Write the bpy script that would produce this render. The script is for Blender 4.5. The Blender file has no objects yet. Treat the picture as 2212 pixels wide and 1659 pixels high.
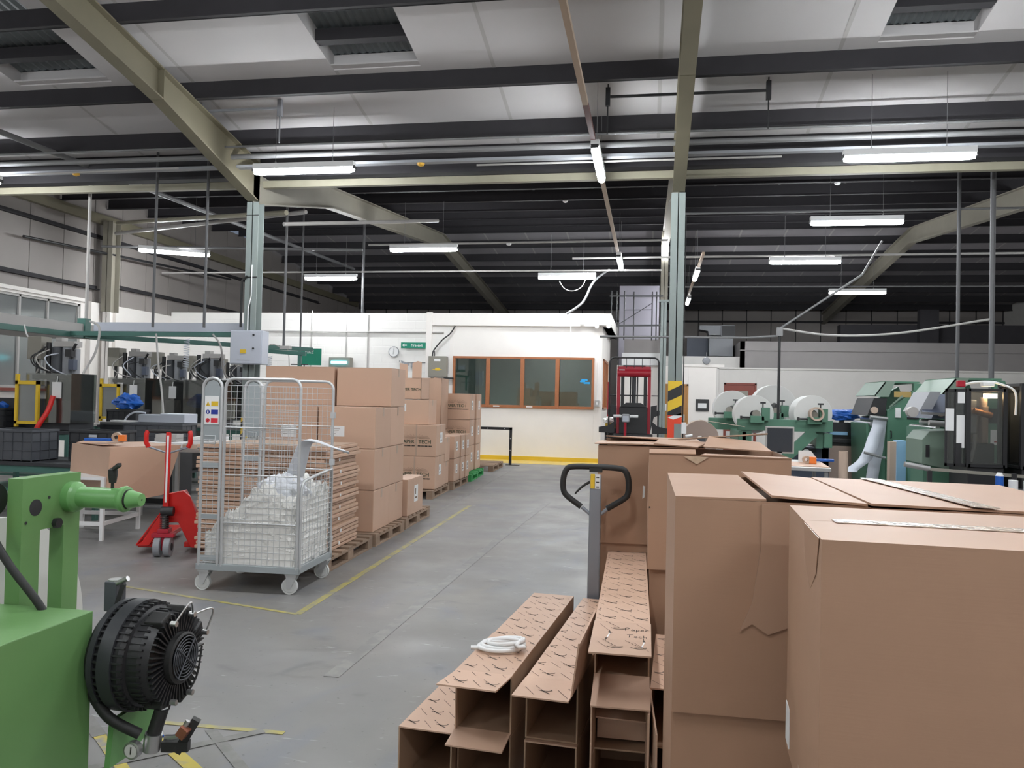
import bpy, math, random
from mathutils import Vector, Matrix, noise
random.seed(7)
scene = bpy.context.scene
COL = scene.collection

# ---------------------------------------------------------------- camera, world, exposure
cd = bpy.data.cameras.new('camera')
cd.sensor_width = 36.0
cd.lens = 36.0 * 1730.0 / 2212.0
cd.clip_start = 0.05
cd.clip_end = 200
cam = bpy.data.objects.new('camera', cd)
COL.objects.link(cam)
cam.matrix_world = (Matrix.Translation((0, 0, 1.55)) @ Matrix.Rotation(math.radians(9.829), 4, 'Z')
                    @ Matrix.Rotation(math.radians(90 + 1.055), 4, 'X') @ Matrix.Rotation(math.radians(1.27), 4, 'Z'))
scene.camera = cam
world = bpy.data.worlds.new('night')
scene.world = world
world.use_nodes = True
bg = world.node_tree.nodes['Background']
bg.inputs[0].default_value = (0.35, 0.42, 0.55, 1)
bg.inputs[1].default_value = 0.12
scene.view_settings.view_transform = 'Standard'
scene.view_settings.look = 'None'
scene.view_settings.gamma = 1.0
scene.view_settings.use_curve_mapping = False
scene.view_settings.exposure = 1.7
TUBE = 42.0          # radiance of a lit fluorescent diffuser

# ---------------------------------------------------------------- materials
def mat(name, color, rough=0.6, metal=0.0, var=0.0, vscale=3.0, bump=0.0, bscale=40.0, emit=None, alpha=None, spec=None, rnd=0.0):
    m = bpy.data.materials.new(name)
    m.use_nodes = True
    nt = m.node_tree
    b = nt.nodes['Principled BSDF']
    b.inputs['Base Color'].default_value = (*color, 1)
    b.inputs['Roughness'].default_value = rough
    b.inputs['Metallic'].default_value = metal
    if spec is not None:
        b.inputs['Specular IOR Level'].default_value = spec
    tc = nt.nodes.new('ShaderNodeTexCoord')
    n = nt.nodes.new('ShaderNodeTexNoise')
    n.inputs['Scale'].default_value = vscale
    n.inputs['Detail'].default_value = 5
    nt.links.new(tc.outputs['Object'], n.inputs['Vector'])
    mix = nt.nodes.new('ShaderNodeMixRGB')
    mix.blend_type = 'MIX'
    v = var if var > 0 else 0.04
    mix.inputs[1].default_value = (*[c * (1 - v) for c in color], 1)
    mix.inputs[2].default_value = (*[min(1, c * (1 + v)) for c in color], 1)
    nt.links.new(n.outputs['Fac'], mix.inputs[0])
    out = mix.outputs[0]
    if rnd > 0:
        oi = nt.nodes.new('ShaderNodeObjectInfo')
        hs = nt.nodes.new('ShaderNodeHueSaturation')
        mr = nt.nodes.new('ShaderNodeMapRange')
        mr.inputs['To Min'].default_value = 1 - rnd
        mr.inputs['To Max'].default_value = 1 + rnd
        nt.links.new(oi.outputs['Random'], mr.inputs['Value'])
        nt.links.new(mr.outputs['Result'], hs.inputs['Value'])
        nt.links.new(out, hs.inputs['Color'])
        out = hs.outputs['Color']
    nt.links.new(out, b.inputs['Base Color'])
    if bump > 0:
        n2 = nt.nodes.new('ShaderNodeTexNoise')
        n2.inputs['Scale'].default_value = bscale
        nt.links.new(tc.outputs['Object'], n2.inputs['Vector'])
        bp = nt.nodes.new('ShaderNodeBump')
        bp.inputs['Strength'].default_value = bump
        bp.inputs['Distance'].default_value = 0.01
        nt.links.new(n2.outputs['Fac'], bp.inputs['Height'])
        nt.links.new(bp.outputs['Normal'], b.inputs['Normal'])
    if emit:
        b.inputs['Emission Color'].default_value = (*emit[0], 1)
        b.inputs['Emission Strength'].default_value = emit[1]
    if alpha is not None:
        b.inputs['Alpha'].default_value = alpha
    return m

def glass(name, tint, refl=0.12, dens=0.0, rough=0.02):
    m = bpy.data.materials.new(name)
    m.use_nodes = True
    nt = m.node_tree
    for x in list(nt.nodes):
        nt.nodes.remove(x)
    o = nt.nodes.new('ShaderNodeOutputMaterial')
    t = nt.nodes.new('ShaderNodeBsdfTransparent')
    t.inputs[0].default_value = (*tint, 1)
    g = nt.nodes.new('ShaderNodeBsdfGlossy')
    g.inputs['Roughness'].default_value = rough
    g.inputs[0].default_value = (0.9, 0.95, 0.93, 1)
    d = nt.nodes.new('ShaderNodeBsdfDiffuse')
    d.inputs[0].default_value = (0.5, 0.52, 0.52, 1)
    fr = nt.nodes.new('ShaderNodeFresnel')
    fr.inputs[0].default_value = 1.5
    ad = nt.nodes.new('ShaderNodeMath'); ad.operation = 'ADD'; ad.use_clamp = True
    ad.inputs[1].default_value = refl
    nt.links.new(fr.outputs[0], ad.inputs[0])
    m1 = nt.nodes.new('ShaderNodeMixShader')
    nt.links.new(ad.outputs[0], m1.inputs[0])
    m0 = nt.nodes.new('ShaderNodeMixShader')
    m0.inputs[0].default_value = dens
    nt.links.new(t.outputs[0], m0.inputs[1]); nt.links.new(d.outputs[0], m0.inputs[2])
    nt.links.new(m0.outputs[0], m1.inputs[1]); nt.links.new(g.outputs[0], m1.inputs[2])
    nt.links.new(m1.outputs[0], o.inputs[0])
    return m

def cardboard(name, color, rnd=0.05):
    m = mat(name, color, rough=0.52, var=0.07, vscale=2.2, rnd=rnd, spec=0.5)
    nt = m.node_tree
    b = nt.nodes['Principled BSDF']
    tc = [x for x in nt.nodes if x.bl_idname == 'ShaderNodeTexCoord'][0]
    mp = nt.nodes.new('ShaderNodeMapping')
    mp.inputs['Scale'].default_value = (3, 3, 160)
    w = nt.nodes.new('ShaderNodeTexNoise')
    w.inputs['Scale'].default_value = 1.4
    w.inputs['Detail'].default_value = 3
    nt.links.new(tc.outputs['Object'], mp.inputs[0])
    nt.links.new(mp.outputs[0], w.inputs['Vector'])
    bp = nt.nodes.new('ShaderNodeBump')
    bp.inputs['Strength'].default_value = 0.06
    bp.inputs['Distance'].default_value = 0.003
    nt.links.new(w.outputs['Fac'], bp.inputs['Height'])
    n3 = nt.nodes.new('ShaderNodeTexNoise')
    n3.inputs['Scale'].default_value = 2.5
    nt.links.new(tc.outputs['Object'], n3.inputs['Vector'])
    b2 = nt.nodes.new('ShaderNodeBump')
    b2.inputs['Strength'].default_value = 0.25
    b2.inputs['Distance'].default_value = 0.03
    nt.links.new(n3.outputs['Fac'], b2.inputs['Height'])
    nt.links.new(bp.outputs['Normal'], b2.inputs['Normal'])
    nt.links.new(b2.outputs['Normal'], b.inputs['Normal'])
    return m

def floor_mat():
    m = mat('painted_concrete', (0.212, 0.205, 0.20), rough=0.38, var=0.10, vscale=0.55)
    nt = m.node_tree
    b = nt.nodes['Principled BSDF']
    tc = [x for x in nt.nodes if x.bl_idname == 'ShaderNodeTexCoord'][0]
    cur = b.inputs['Base Color'].links[0].from_socket
    def layer(cur, scale, lo, hi, col, dist=0.0, stretch=(1, 1, 1), fac=1.0):
        mp = nt.nodes.new('ShaderNodeMapping'); mp.inputs['Scale'].default_value = stretch
        nt.links.new(tc.outputs['Object'], mp.inputs[0])
        n = nt.nodes.new('ShaderNodeTexNoise'); n.inputs['Scale'].default_value = scale
        n.inputs['Detail'].default_value = 8; n.inputs['Distortion'].default_value = dist
        nt.links.new(mp.outputs[0], n.inputs['Vector'])
        r = nt.nodes.new('ShaderNodeMapRange')
        r.inputs['From Min'].default_value = lo; r.inputs['From Max'].default_value = hi
        r.inputs['To Max'].default_value = fac
        nt.links.new(n.outputs['Fac'], r.inputs['Value'])
        mx = nt.nodes.new('ShaderNodeMixRGB')
        mx.inputs[2].default_value = (*col, 1)
        nt.links.new(r.outputs['Result'], mx.inputs[0])
        nt.links.new(cur, mx.inputs[1])
        return mx.outputs[0]
    cur = layer(cur, 0.5, 0.45, 0.75, (0.25, 0.23, 0.205), 1.0, (1, 1, 1), 0.7)
    cur = layer(cur, 1.3, 0.55, 0.75, (0.17, 0.185, 0.23), 2.0, (1, 0.5, 1), 0.6)
    cur = layer(cur, 3.0, 0.62, 0.72, (0.12, 0.12, 0.125), 0.6, (1, 1, 1), 0.5)
    cur = layer(cur, 7.0, 0.66, 0.74, (0.42, 0.42, 0.42), 1.5, (0.6, 2.2, 1), 0.7)
    cur = layer(cur, 30.0, 0.66, 0.72, (0.10, 0.10, 0.10), 0.0, (1, 1, 1), 0.6)
    nt.links.new(cur, b.inputs['Base Color'])
    n = nt.nodes.new('ShaderNodeTexNoise'); n.inputs['Scale'].default_value = 1.7; n.inputs['Detail'].default_value = 6
    nt.links.new(tc.outputs['Object'], n.inputs['Vector'])
    r = nt.nodes.new('ShaderNodeMapRange'); r.inputs['From Min'].default_value = 0.3; r.inputs['From Max'].default_value = 0.7
    r.inputs['To Min'].default_value = 0.36; r.inputs['To Max'].default_value = 0.62
    nt.links.new(n.outputs['Fac'], r.inputs['Value'])
    nt.links.new(r.outputs['Result'], b.inputs['Roughness'])
    return m

def brick_mat():
    m = mat('white_painted_brick', (0.82, 0.80, 0.77), rough=0.5, var=0.05, vscale=2.0)
    nt = m.node_tree
    b = nt.nodes['Principled BSDF']
    tc = [x for x in nt.nodes if x.bl_idname == 'ShaderNodeTexCoord'][0]
    mp = nt.nodes.new('ShaderNodeMapping')
    mp.inputs['Rotation'].default_value = (math.radians(90), 0, 0)
    br = nt.nodes.new('ShaderNodeTexBrick')
    br.inputs['Scale'].default_value = 1.0
    br.inputs['Brick Width'].default_value = 0.45
    br.inputs['Row Height'].default_value = 0.22
    br.inputs['Mortar Size'].default_value = 0.012
    br.inputs['Color1'].default_value = (1, 1, 1, 1); br.inputs['Color2'].default_value = (0.85, 0.85, 0.85, 1)
    br.inputs['Mortar'].default_value = (0, 0, 0, 1)
    nt.links.new(tc.outputs['Object'], mp.inputs[0]); nt.links.new(mp.outputs[0], br.inputs['Vector'])
    bp = nt.nodes.new('ShaderNodeBump'); bp.inputs['Strength'].default_value = 0.6; bp.inputs['Distance'].default_value = 0.012
    nt.links.new(br.outputs['Color'], bp.inputs['Height']); nt.links.new(bp.outputs['Normal'], b.inputs['Normal'])
    return m

def worn_paint(name, col, under=(0.25, 0.245, 0.24), lo=0.42, hi=0.6):
    m = mat(name, col, rough=0.5, var=0.08, vscale=6)
    nt = m.node_tree; b = nt.nodes['Principled BSDF']
    tc = [x for x in nt.nodes if x.bl_idname == 'ShaderNodeTexCoord'][0]
    cur = b.inputs['Base Color'].links[0].from_socket
    n = nt.nodes.new('ShaderNodeTexNoise'); n.inputs['Scale'].default_value = 9; n.inputs['Detail'].default_value = 9
    nt.links.new(tc.outputs['Object'], n.inputs['Vector'])
    r = nt.nodes.new('ShaderNodeMapRange'); r.inputs['From Min'].default_value = lo; r.inputs['From Max'].default_value = hi
    nt.links.new(n.outputs['Fac'], r.inputs['Value'])
    mx = nt.nodes.new('ShaderNodeMixRGB'); mx.inputs[2].default_value = (*under, 1)
    nt.links.new(r.outputs['Result'], mx.inputs[0]); nt.links.new(cur, mx.inputs[1]); nt.links.new(mx.outputs[0], b.inputs['Base Color'])
    return m

M = dict(
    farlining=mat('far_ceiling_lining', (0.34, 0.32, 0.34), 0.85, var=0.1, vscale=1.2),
    floor=floor_mat(), brick=brick_mat(),
    wall=mat('cream_wall_paint', (0.84, 0.80, 0.76), 0.55, var=0.04, bump=0.05, bscale=30),
    plaster=mat('offwhite_wall_paint', (0.62, 0.60, 0.57), 0.6, var=0.05, bump=0.05),
    greywall=mat('grey_board', (0.30, 0.28, 0.275), 0.7, var=0.06),
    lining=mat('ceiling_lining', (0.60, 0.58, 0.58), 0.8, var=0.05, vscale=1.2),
    lining2=mat('old_ceiling_lining', (0.36, 0.35, 0.36), 0.85, var=0.1, vscale=1.2),
    strip=mat('lining_joint_strip', (0.48, 0.465, 0.455), 0.8),
    purlin=mat('dark_purlin_steel', (0.026, 0.024, 0.028), 0.75, var=0.2, vscale=5),
    clad=mat('cladding', (0.30, 0.27, 0.255), 0.6, var=0.08, vscale=1.5),
    rooflight=mat('grp_rooflight', (0.16, 0.18, 0.19), 0.45, var=0.2, vscale=4),
    mint=mat('mint_steel_paint', (0.225, 0.26, 0.25), 0.5, var=0.10, vscale=5, bump=0.08),
    olive=mat('olive_rafter_paint', (0.19, 0.17, 0.115), 0.55, var=0.12, vscale=3),
    olive2=mat('cream_rafter_paint', (0.26, 0.24, 0.195), 0.55, var=0.10, vscale=3),
    cream_steel=mat('cream_steel_paint', (0.30, 0.28, 0.21), 0.5, var=0.15, vscale=4),
    white=mat('white_enamel', (0.80, 0.80, 0.80), 0.35),
    conduit=mat('galvanised_conduit', (0.22, 0.22, 0.225), 0.5, 0.2, var=0.1),
    dpole=mat('dull_grey_pole', (0.11, 0.11, 0.115), 0.6),
    conduit_w=mat('white_trunking', (0.42, 0.405, 0.39), 0.5, var=0.06),
    conduit_b=mat('beige_trunking', (0.50, 0.38, 0.28), 0.6, var=0.1),
    maroon=mat('maroon_paint', (0.12, 0.03, 0.03), 0.6),
    black=mat('black_paint', (0.018, 0.018, 0.02), 0.45, var=0.2),
    rubber=mat('black_rubber', (0.02, 0.02, 0.02), 0.6),
    darkgrey=mat('dark_grey_plastic', (0.075, 0.08, 0.092), 0.5, var=0.1),
    darkgrey2=mat('black_plastic', (0.035, 0.037, 0.042), 0.5, var=0.1),
    grey=mat('mid_grey_paint', (0.28, 0.29, 0.31), 0.45, var=0.05),
    lgrey=mat('light_grey_paint', (0.50, 0.53, 0.60), 0.4, var=0.03),
    eboxgrey=mat('warm_grey_paint', (0.25, 0.235, 0.20), 0.5, var=0.05),
    silver=mat('silver_truck_paint', (0.27, 0.29, 0.33), 0.38, 0.35, var=0.05),
    zinc=mat('zinc_plate', (0.58, 0.59, 0.60), 0.35, 0.45, var=0.12, vscale=8),
    zincp=mat('zinc_sheet', (0.42, 0.46, 0.48), 0.45, 0.5, var=0.08),
    steel=mat('brushed_steel', (0.52, 0.52, 0.52), 0.35, 0.9, var=0.1),
    tube=mat('lit_diffuser', (0.9, 0.9, 0.9), 0.5, emit=((0.93, 0.97, 1.0), TUBE)),
    wood=mat('varnished_window_wood', (0.36, 0.13, 0.05), 0.4, var=0.15, vscale=8),
    ctape=mat('overlaid_tape', (0.44, 0.275, 0.19), 0.28, var=0.04),
    pallet=mat('pallet_wood', (0.29, 0.20, 0.14), 0.8, var=0.22, vscale=7, rnd=0.15, bump=0.2),
    pallet_g=mat('green_pallet_paint', (0.03, 0.30, 0.08), 0.6, var=0.2, vscale=7),
    card=cardboard('cardboard', (0.57, 0.375, 0.27)),
    card2=cardboard('plain_cardboard', (0.41, 0.245, 0.16), 0.02),
    card_in=cardboard('inner_cardboard', (0.40, 0.265, 0.18)),
    card_edge=mat('cardboard_edge', (0.56, 0.41, 0.29), 0.85, var=0.25, vscale=60),
    tape=mat('brown_parcel_tape', (0.45, 0.33, 0.25), 0.3, var=0.05),
    cleartape=mat('clear_tape', (0.60, 0.50, 0.42), 0.12, var=0.1, vscale=30, bump=0.6, bscale=60),
    ink=mat('black_ink', (0.03, 0.026, 0.022), 0.7),
    inkf=mat('faded_ink', (0.20, 0.14, 0.10), 0.8),
    inkg=mat('dark_green_ink', (0.07, 0.075, 0.045), 0.8),
    paper=mat('white_paper', (0.78, 0.78, 0.78), 0.7),
    paperroll=mat('paper_roll', (0.82, 0.82, 0.80), 0.65, var=0.02),
    paperend=mat('paper_roll_end', (0.66, 0.65, 0.63), 0.7, var=0.03),
    bag=mat('white_plastic_bag', (0.80, 0.79, 0.76), 0.42, var=0.08, vscale=5, bump=0.5, bscale=14),
    bag2=mat('clear_plastic_bag', (0.66, 0.68, 0.72), 0.3, var=0.08, vscale=5),
    yellow=mat('yellow_paint', (0.75, 0.50, 0.03), 0.5, var=0.1),
    yline=worn_paint('worn_yellow_floor_paint', (0.42, 0.36, 0.10), (0.24, 0.235, 0.225), 0.40, 0.68),
    yline2=worn_paint('fresh_yellow_floor_paint', (0.50, 0.40, 0.06), (0.24, 0.235, 0.225), 0.5, 0.66),
    gline=worn_paint('worn_grey_floor_mark', (0.17, 0.165, 0.155), (0.24, 0.235, 0.225), 0.45, 0.7),
    wline=worn_paint('worn_pale_floor_mark', (0.26, 0.25, 0.235), (0.205, 0.20, 0.195), 0.38, 0.56),
    red=mat('red_paint', (0.62, 0.015, 0.012), 0.35, var=0.06),
    dred=mat('dark_red_paint', (0.40, 0.012, 0.03), 0.35, var=0.06),
    orange_red=mat('red_sign', (0.75, 0.06, 0.02), 0.5),
    green=mat('machine_green_paint', (0.14, 0.29, 0.10), 0.42, var=0.08, vscale=2.5, bump=0.03),
    green_l=mat('machine_light_green_paint', (0.15, 0.36, 0.12), 0.36, var=0.06),
    dgreen=mat('press_green_paint', (0.085, 0.20, 0.135), 0.45, var=0.14, vscale=4),
    pgreen=mat('press_grey_green_paint', (0.19, 0.26, 0.21), 0.5, var=0.10),
    tealgreen=mat('teal_frame_paint', (0.06, 0.155, 0.13), 0.5, var=0.1),
    navy=mat('slate_blue_paint', (0.075, 0.09, 0.13), 0.45, var=0.12),
    blue=mat('blue_plastic', (0.01, 0.10, 0.45), 0.4, var=0.15, vscale=9),
    bluebag=mat('blue_sack', (0.02, 0.12, 0.48), 0.35, var=0.25, vscale=10),
    lblue=mat('pale_blue_board', (0.28, 0.50, 0.72), 0.6),
    signgreen=mat('sign_green', (0.0, 0.22, 0.13), 0.5),
    brown_door=mat('tan_door_veneer', (0.42, 0.20, 0.055), 0.45, var=0.1),
    red_door=mat('mahogany_door', (0.20, 0.035, 0.02), 0.4, var=0.15),
    bulb=mat('amber_plastic', (0.8, 0.45, 0.05), 0.3),
    orange=mat('orange_plastic', (0.8, 0.20, 0.03), 0.4),
    glass=glass('window_glass', (0.80, 0.88, 0.84), 0.10),
    dglass=glass('grimy_glass', (0.25, 0.28, 0.27), 0.06, 0.35, 0.1),
    perspex=glass('clear_guard', (0.70, 0.70, 0.70), 0.04, 0.035, 0.05),
    screen=mat('dark_screen', (0.03, 0.035, 0.045), 0.3),
    cyan=mat('lit_cyan_tube', (0.1, 0.6, 0.7), 0.4, emit=((0.15, 0.85, 1.0), 2.2)),
    warm=mat('lit_worklight', (1, 0.8, 0.5), 0.4, emit=((1.0, 0.72, 0.38), 9.0)),
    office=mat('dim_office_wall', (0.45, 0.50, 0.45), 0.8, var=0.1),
    kraft=mat('kraft_paper', (0.52, 0.40, 0.32), 0.7, var=0.04),
    kraftend=mat('kraft_roll_end', (0.36, 0.27, 0.23), 0.75, var=0.05),
)

# ---------------------------------------------------------------- mesh helpers
class MB:
    def __init__(self):
        self.v = []; self.f = []; self.m = []; self.s = []
    def add(self, verts, faces, mi=0, smooth=False):
        o = len(self.v)
        self.v += [tuple(p) for p in verts]
        for f in faces:
            self.f.append([i + o for i in f]); self.m.append(mi); self.s.append(smooth)
        return self
    def box(self, x0, x1, y0, y1, z0, z1, mi=0):
        v = [(x, y, z) for z in (z0, z1) for y in (y0, y1) for x in (x0, x1)]
        return self.add(v, [(0, 2, 3, 1), (4, 5, 7, 6), (0, 1, 5, 4), (2, 6, 7, 3), (0, 4, 6, 2), (1, 3, 7, 5)], mi)
    def cbox(self, c, s, mi=0, R=None):
        v = []
        for z in (-.5, .5):
            for y in (-.5, .5):
                for x in (-.5, .5):
                    p = Vector((x * s[0], y * s[1], z * s[2]))
                    if R is not None: p = R @ p
                    v.append(Vector(c) + p)
        return self.add(v, [(0, 2, 3, 1), (4, 5, 7, 6), (0, 1, 5, 4), (2, 6, 7, 3), (0, 4, 6, 2), (1, 3, 7, 5)], mi)
    def beam(self, a, b, w, h, mi=0, up=(0, 0, 1)):
        a = Vector(a); b = Vector(b); d = (b - a)
        L = d.length; d.normalize()
        u = Vector(up)
        s = d.cross(u)
        if s.length < 1e-4: s = d.cross(Vector((1, 0, 0)))
        s.normalize(); t = s.cross(d)
        R = Matrix((s, d, t)).transposed()
        return self.cbox((a + b) / 2, (w, L, h), mi, R)
    def tube(self, pts, r, n=8, mi=0, caps=True, closed=False, r2=None):
        pts = [Vector(p) for p in pts]
        N = len(pts)
        dirs = []
        for i in range(N):
            if closed: d = pts[(i + 1) % N] - pts[i - 1]
            else: d = pts[min(i + 1, N - 1)] - pts[max(i - 1, 0)]
            dirs.append(d.normalized())
        u = dirs[0].cross(Vector((0, 0, 1)))
        if u.length < 1e-3: u = dirs[0].cross(Vector((0, 1, 0)))
        u.normalize()
        vs = []
        for i in range(N):
            d = dirs[i]
            u = (u - d * u.dot(d)).normalized()
            w = d.cross(u)
            rr = r if r2 is None else r + (r2 - r) * i / (N - 1)
            for k in range(n):
                a = 2 * math.pi * k / n
                vs.append(pts[i] + (u * math.cos(a) + w * math.sin(a)) * rr)
        fs = []
        for i in range(N if closed else N - 1):
            j = (i + 1) % N
            for k in range(n):
                l = (k + 1) % n
                fs.append((i * n + k, j * n + k, j * n + l, i * n + l))
        self.add(vs, fs, mi, True)
        if caps and not closed:
            self.add(vs[:n][::-1], [tuple(range(n))], mi)
            self.add(vs[-n:], [tuple(range(n))], mi)
        return self
    def cyl(self, a, b, r, n=16, mi=0, r2=None):
        return self.tube([a, b], r, n, mi, r2=r2)
    def lathe(self, prof, c, axis='Z', n=24, mi=0):
        # prof: (radius, along)
        def P(r, h, a):
            x, y = r * math.cos(a), r * math.sin(a)
            if axis == 'Z': q = (x, y, h)
            elif axis == 'X': q = (h, x, y)
            else: q = (y, h, x)
            return (c[0] + q[0], c[1] + q[1], c[2] + q[2])
        vs = [P(r, h, 2 * math.pi * k / n) for r, h in prof for k in range(n)]
        for i in range(len(prof) - 1):
            flat = abs(prof[i][1] - prof[i + 1][1]) < 1e-6
            fs = [(i * n + k, i * n + (k + 1) % n, (i + 1) * n + (k + 1) % n, (i + 1) * n + k) for k in range(n)]
            # split vertices between segments for crisp rims
            o = len(self.v)
            self.v += vs[i * n:(i + 2) * n]
            for f in fs:
                self.f.append([q - i * n + o for q in f]); self.m.append(mi); self.s.append(not flat)
        return self
    def prism(self, poly, a, b, axis='X', mi=0):
        # poly in the plane normal to axis, extruded from a to b
        def P(p, t):
            if axis == 'X': return (t, p[0], p[1])
            if axis == 'Y': return (p[0], t, p[1])
            return (p[0], p[1], t)
        n = len(poly)
        v = [P(p, a) for p in poly] + [P(p, b) for p in poly]
        f = [tuple(range(n))[::-1], tuple(range(n, 2 * n))] + [(i, (i + 1) % n, n + (i + 1) % n, n + i) for i in range(n)]
        return self.add(v, f, mi)
    def quad(self, p, mi=0):
        return self.add(p, [tuple(range(len(p)))], mi)
    def slab(self, p, t, mi=0):
        # quad with thickness t along its normal
        p = [Vector(q) for q in p]
        nn = (p[1] - p[0]).cross(p[2] - p[0]).normalized() * t
        q = [a - nn for a in p]
        n = len(p)
        return self.add(p + q, [tuple(range(n)), tuple(range(n, 2 * n))[::-1]] + [(i, n + i, n + (i + 1) % n, (i + 1) % n) for i in range(n)], mi)
    def build(self, name, mats, parent=None, bevel=0.0, loc=None):
        me = bpy.data.meshes.new(name)
        vs = self.v
        if loc is not None:
            vs = [(a - loc[0], b - loc[1], c - loc[2]) for a, b, c in vs]
        me.from_pydata(vs, [], self.f)
        if not isinstance(mats, (list, tuple)): mats = [mats]
        for m in mats: me.materials.append(M[m] if isinstance(m, str) else m)
        for i, p in enumerate(me.polygons):
            p.material_index = self.m[i]; p.use_smooth = self.s[i]
        import bmesh
        bm = bmesh.new(); bm.from_mesh(me)
        if len(bm.faces) < 60000:
            bmesh.ops.recalc_face_normals(bm, faces=bm.faces)
        bm.to_mesh(me); bm.free()
        me.update()
        o = bpy.data.objects.new(name, me)
        COL.objects.link(o)
        if loc is not None: o.location = loc
        if parent is not None: o.parent = parent
        if bevel > 0:
            b = o.modifiers.new('bevel', 'BEVEL'); b.width = bevel; b.segments = 2; b.limit_method = 'ANGLE'
            b.angle_limit = math.radians(50)
        return o

def tag(o, label=None, cat=None, group=None, kind=None):
    if label: o['label'] = label
    if cat: o['category'] = cat
    if group: o['group'] = group
    if kind: o['kind'] = kind
    return o
def struct(mb, name, mats, bevel=0.0):
    return tag(mb.build(name, mats, bevel=bevel), kind='structure')
def empty(name, loc=(0, 0, 0), rz=0.0, label=None, cat=None, group=None):
    o = bpy.data.objects.new(name, None); COL.objects.link(o)
    o.location = loc; o.rotation_euler = (0, 0, rz)
    o.empty_display_size = 0.1
    return tag(o, label, cat, group)
def multi(name, mbs, m, parent, bevel=0.0):
    return [b.build(name, m, parent, bevel) for b in mbs]
def kids(o): return [c for c in bpy.data.objects if c.parent == o]
def copy_tree(o, parent=None):
    c = o.copy(); COL.objects.link(c); c.parent = parent
    for ch in kids(o): copy_tree(ch, c)
    return c
def arc(cx, cy, r, a0, a1, n):
    return [(cx + r * math.cos(math.radians(a0 + (a1 - a0) * i / n)), cy + r * math.sin(math.radians(a0 + (a1 - a0) * i / n))) for i in range(n + 1)]
def smooth_path(pts, n=6):
    P = [Vector(p) for p in pts]; out = []
    for i in range(len(P) - 1):
        p0 = P[max(i - 1, 0)]; p1 = P[i]; p2 = P[i + 1]; p3 = P[min(i + 2, len(P) - 1)]
        for k in range(n):
            t = k / n
            out.append(0.5 * ((2 * p1) + (-p0 + p2) * t + (2 * p0 - 5 * p1 + 4 * p2 - p3) * t * t + (-p0 + 3 * p1 - 3 * p2 + p3) * t ** 3))
    out.append(P[-1]); return out
def text_mesh(name, body, size, R, loc, m, parent=None, spacing=1.0, sx=1.0, bold=0.0):
    cu = bpy.data.curves.new('t', 'FONT'); cu.body = body; cu.size = size; cu.align_x = 'CENTER'; cu.align_y = 'CENTER'
    cu.space_character = spacing; cu.offset = bold; cu.extrude = 0.0004
    to = bpy.data.objects.new('t', cu); COL.objects.link(to)
    dg = bpy.context.evaluated_depsgraph_get()
    me = bpy.data.meshes.new_from_object(to.evaluated_get(dg))
    bpy.data.objects.remove(to); bpy.data.curves.remove(cu)
    me.transform(Matrix.Translation(loc) @ R.to_4x4() @ Matrix.Diagonal((sx, 1, 1, 1)))
    me.name = name; me.materials.clear(); me.materials.append(M[m])
    o = bpy.data.objects.new(name, me); COL.objects.link(o)
    if parent is not None: o.parent = parent
    return o
RF = Matrix.Rotation(math.radians(90), 3, 'X')                    # faces -Y
RR = Matrix.Rotation(math.radians(90), 3, 'Z') @ RF               # faces +X

# ---------------------------------------------------------------- roof lines
def zt1(y): return 5.72 + 0.175 * (9.33 - y)       # top of rafters, near span
def zt2(y): return 5.38 + 0.099 * (y - 12) if y <= 23.6 else 5.38 + 0.099 * 11.6 - 0.099 * (y - 23.6)
XL, XR, YB, YF = -13.05, 14.0, 35.2, -4.0

# ---------------------------------------------------------------- shell
struct(MB().box(XL - .2, XR + .2, YF - .2, YB + .2, -0.2, 0.0), 'floor', 'floor')

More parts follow.
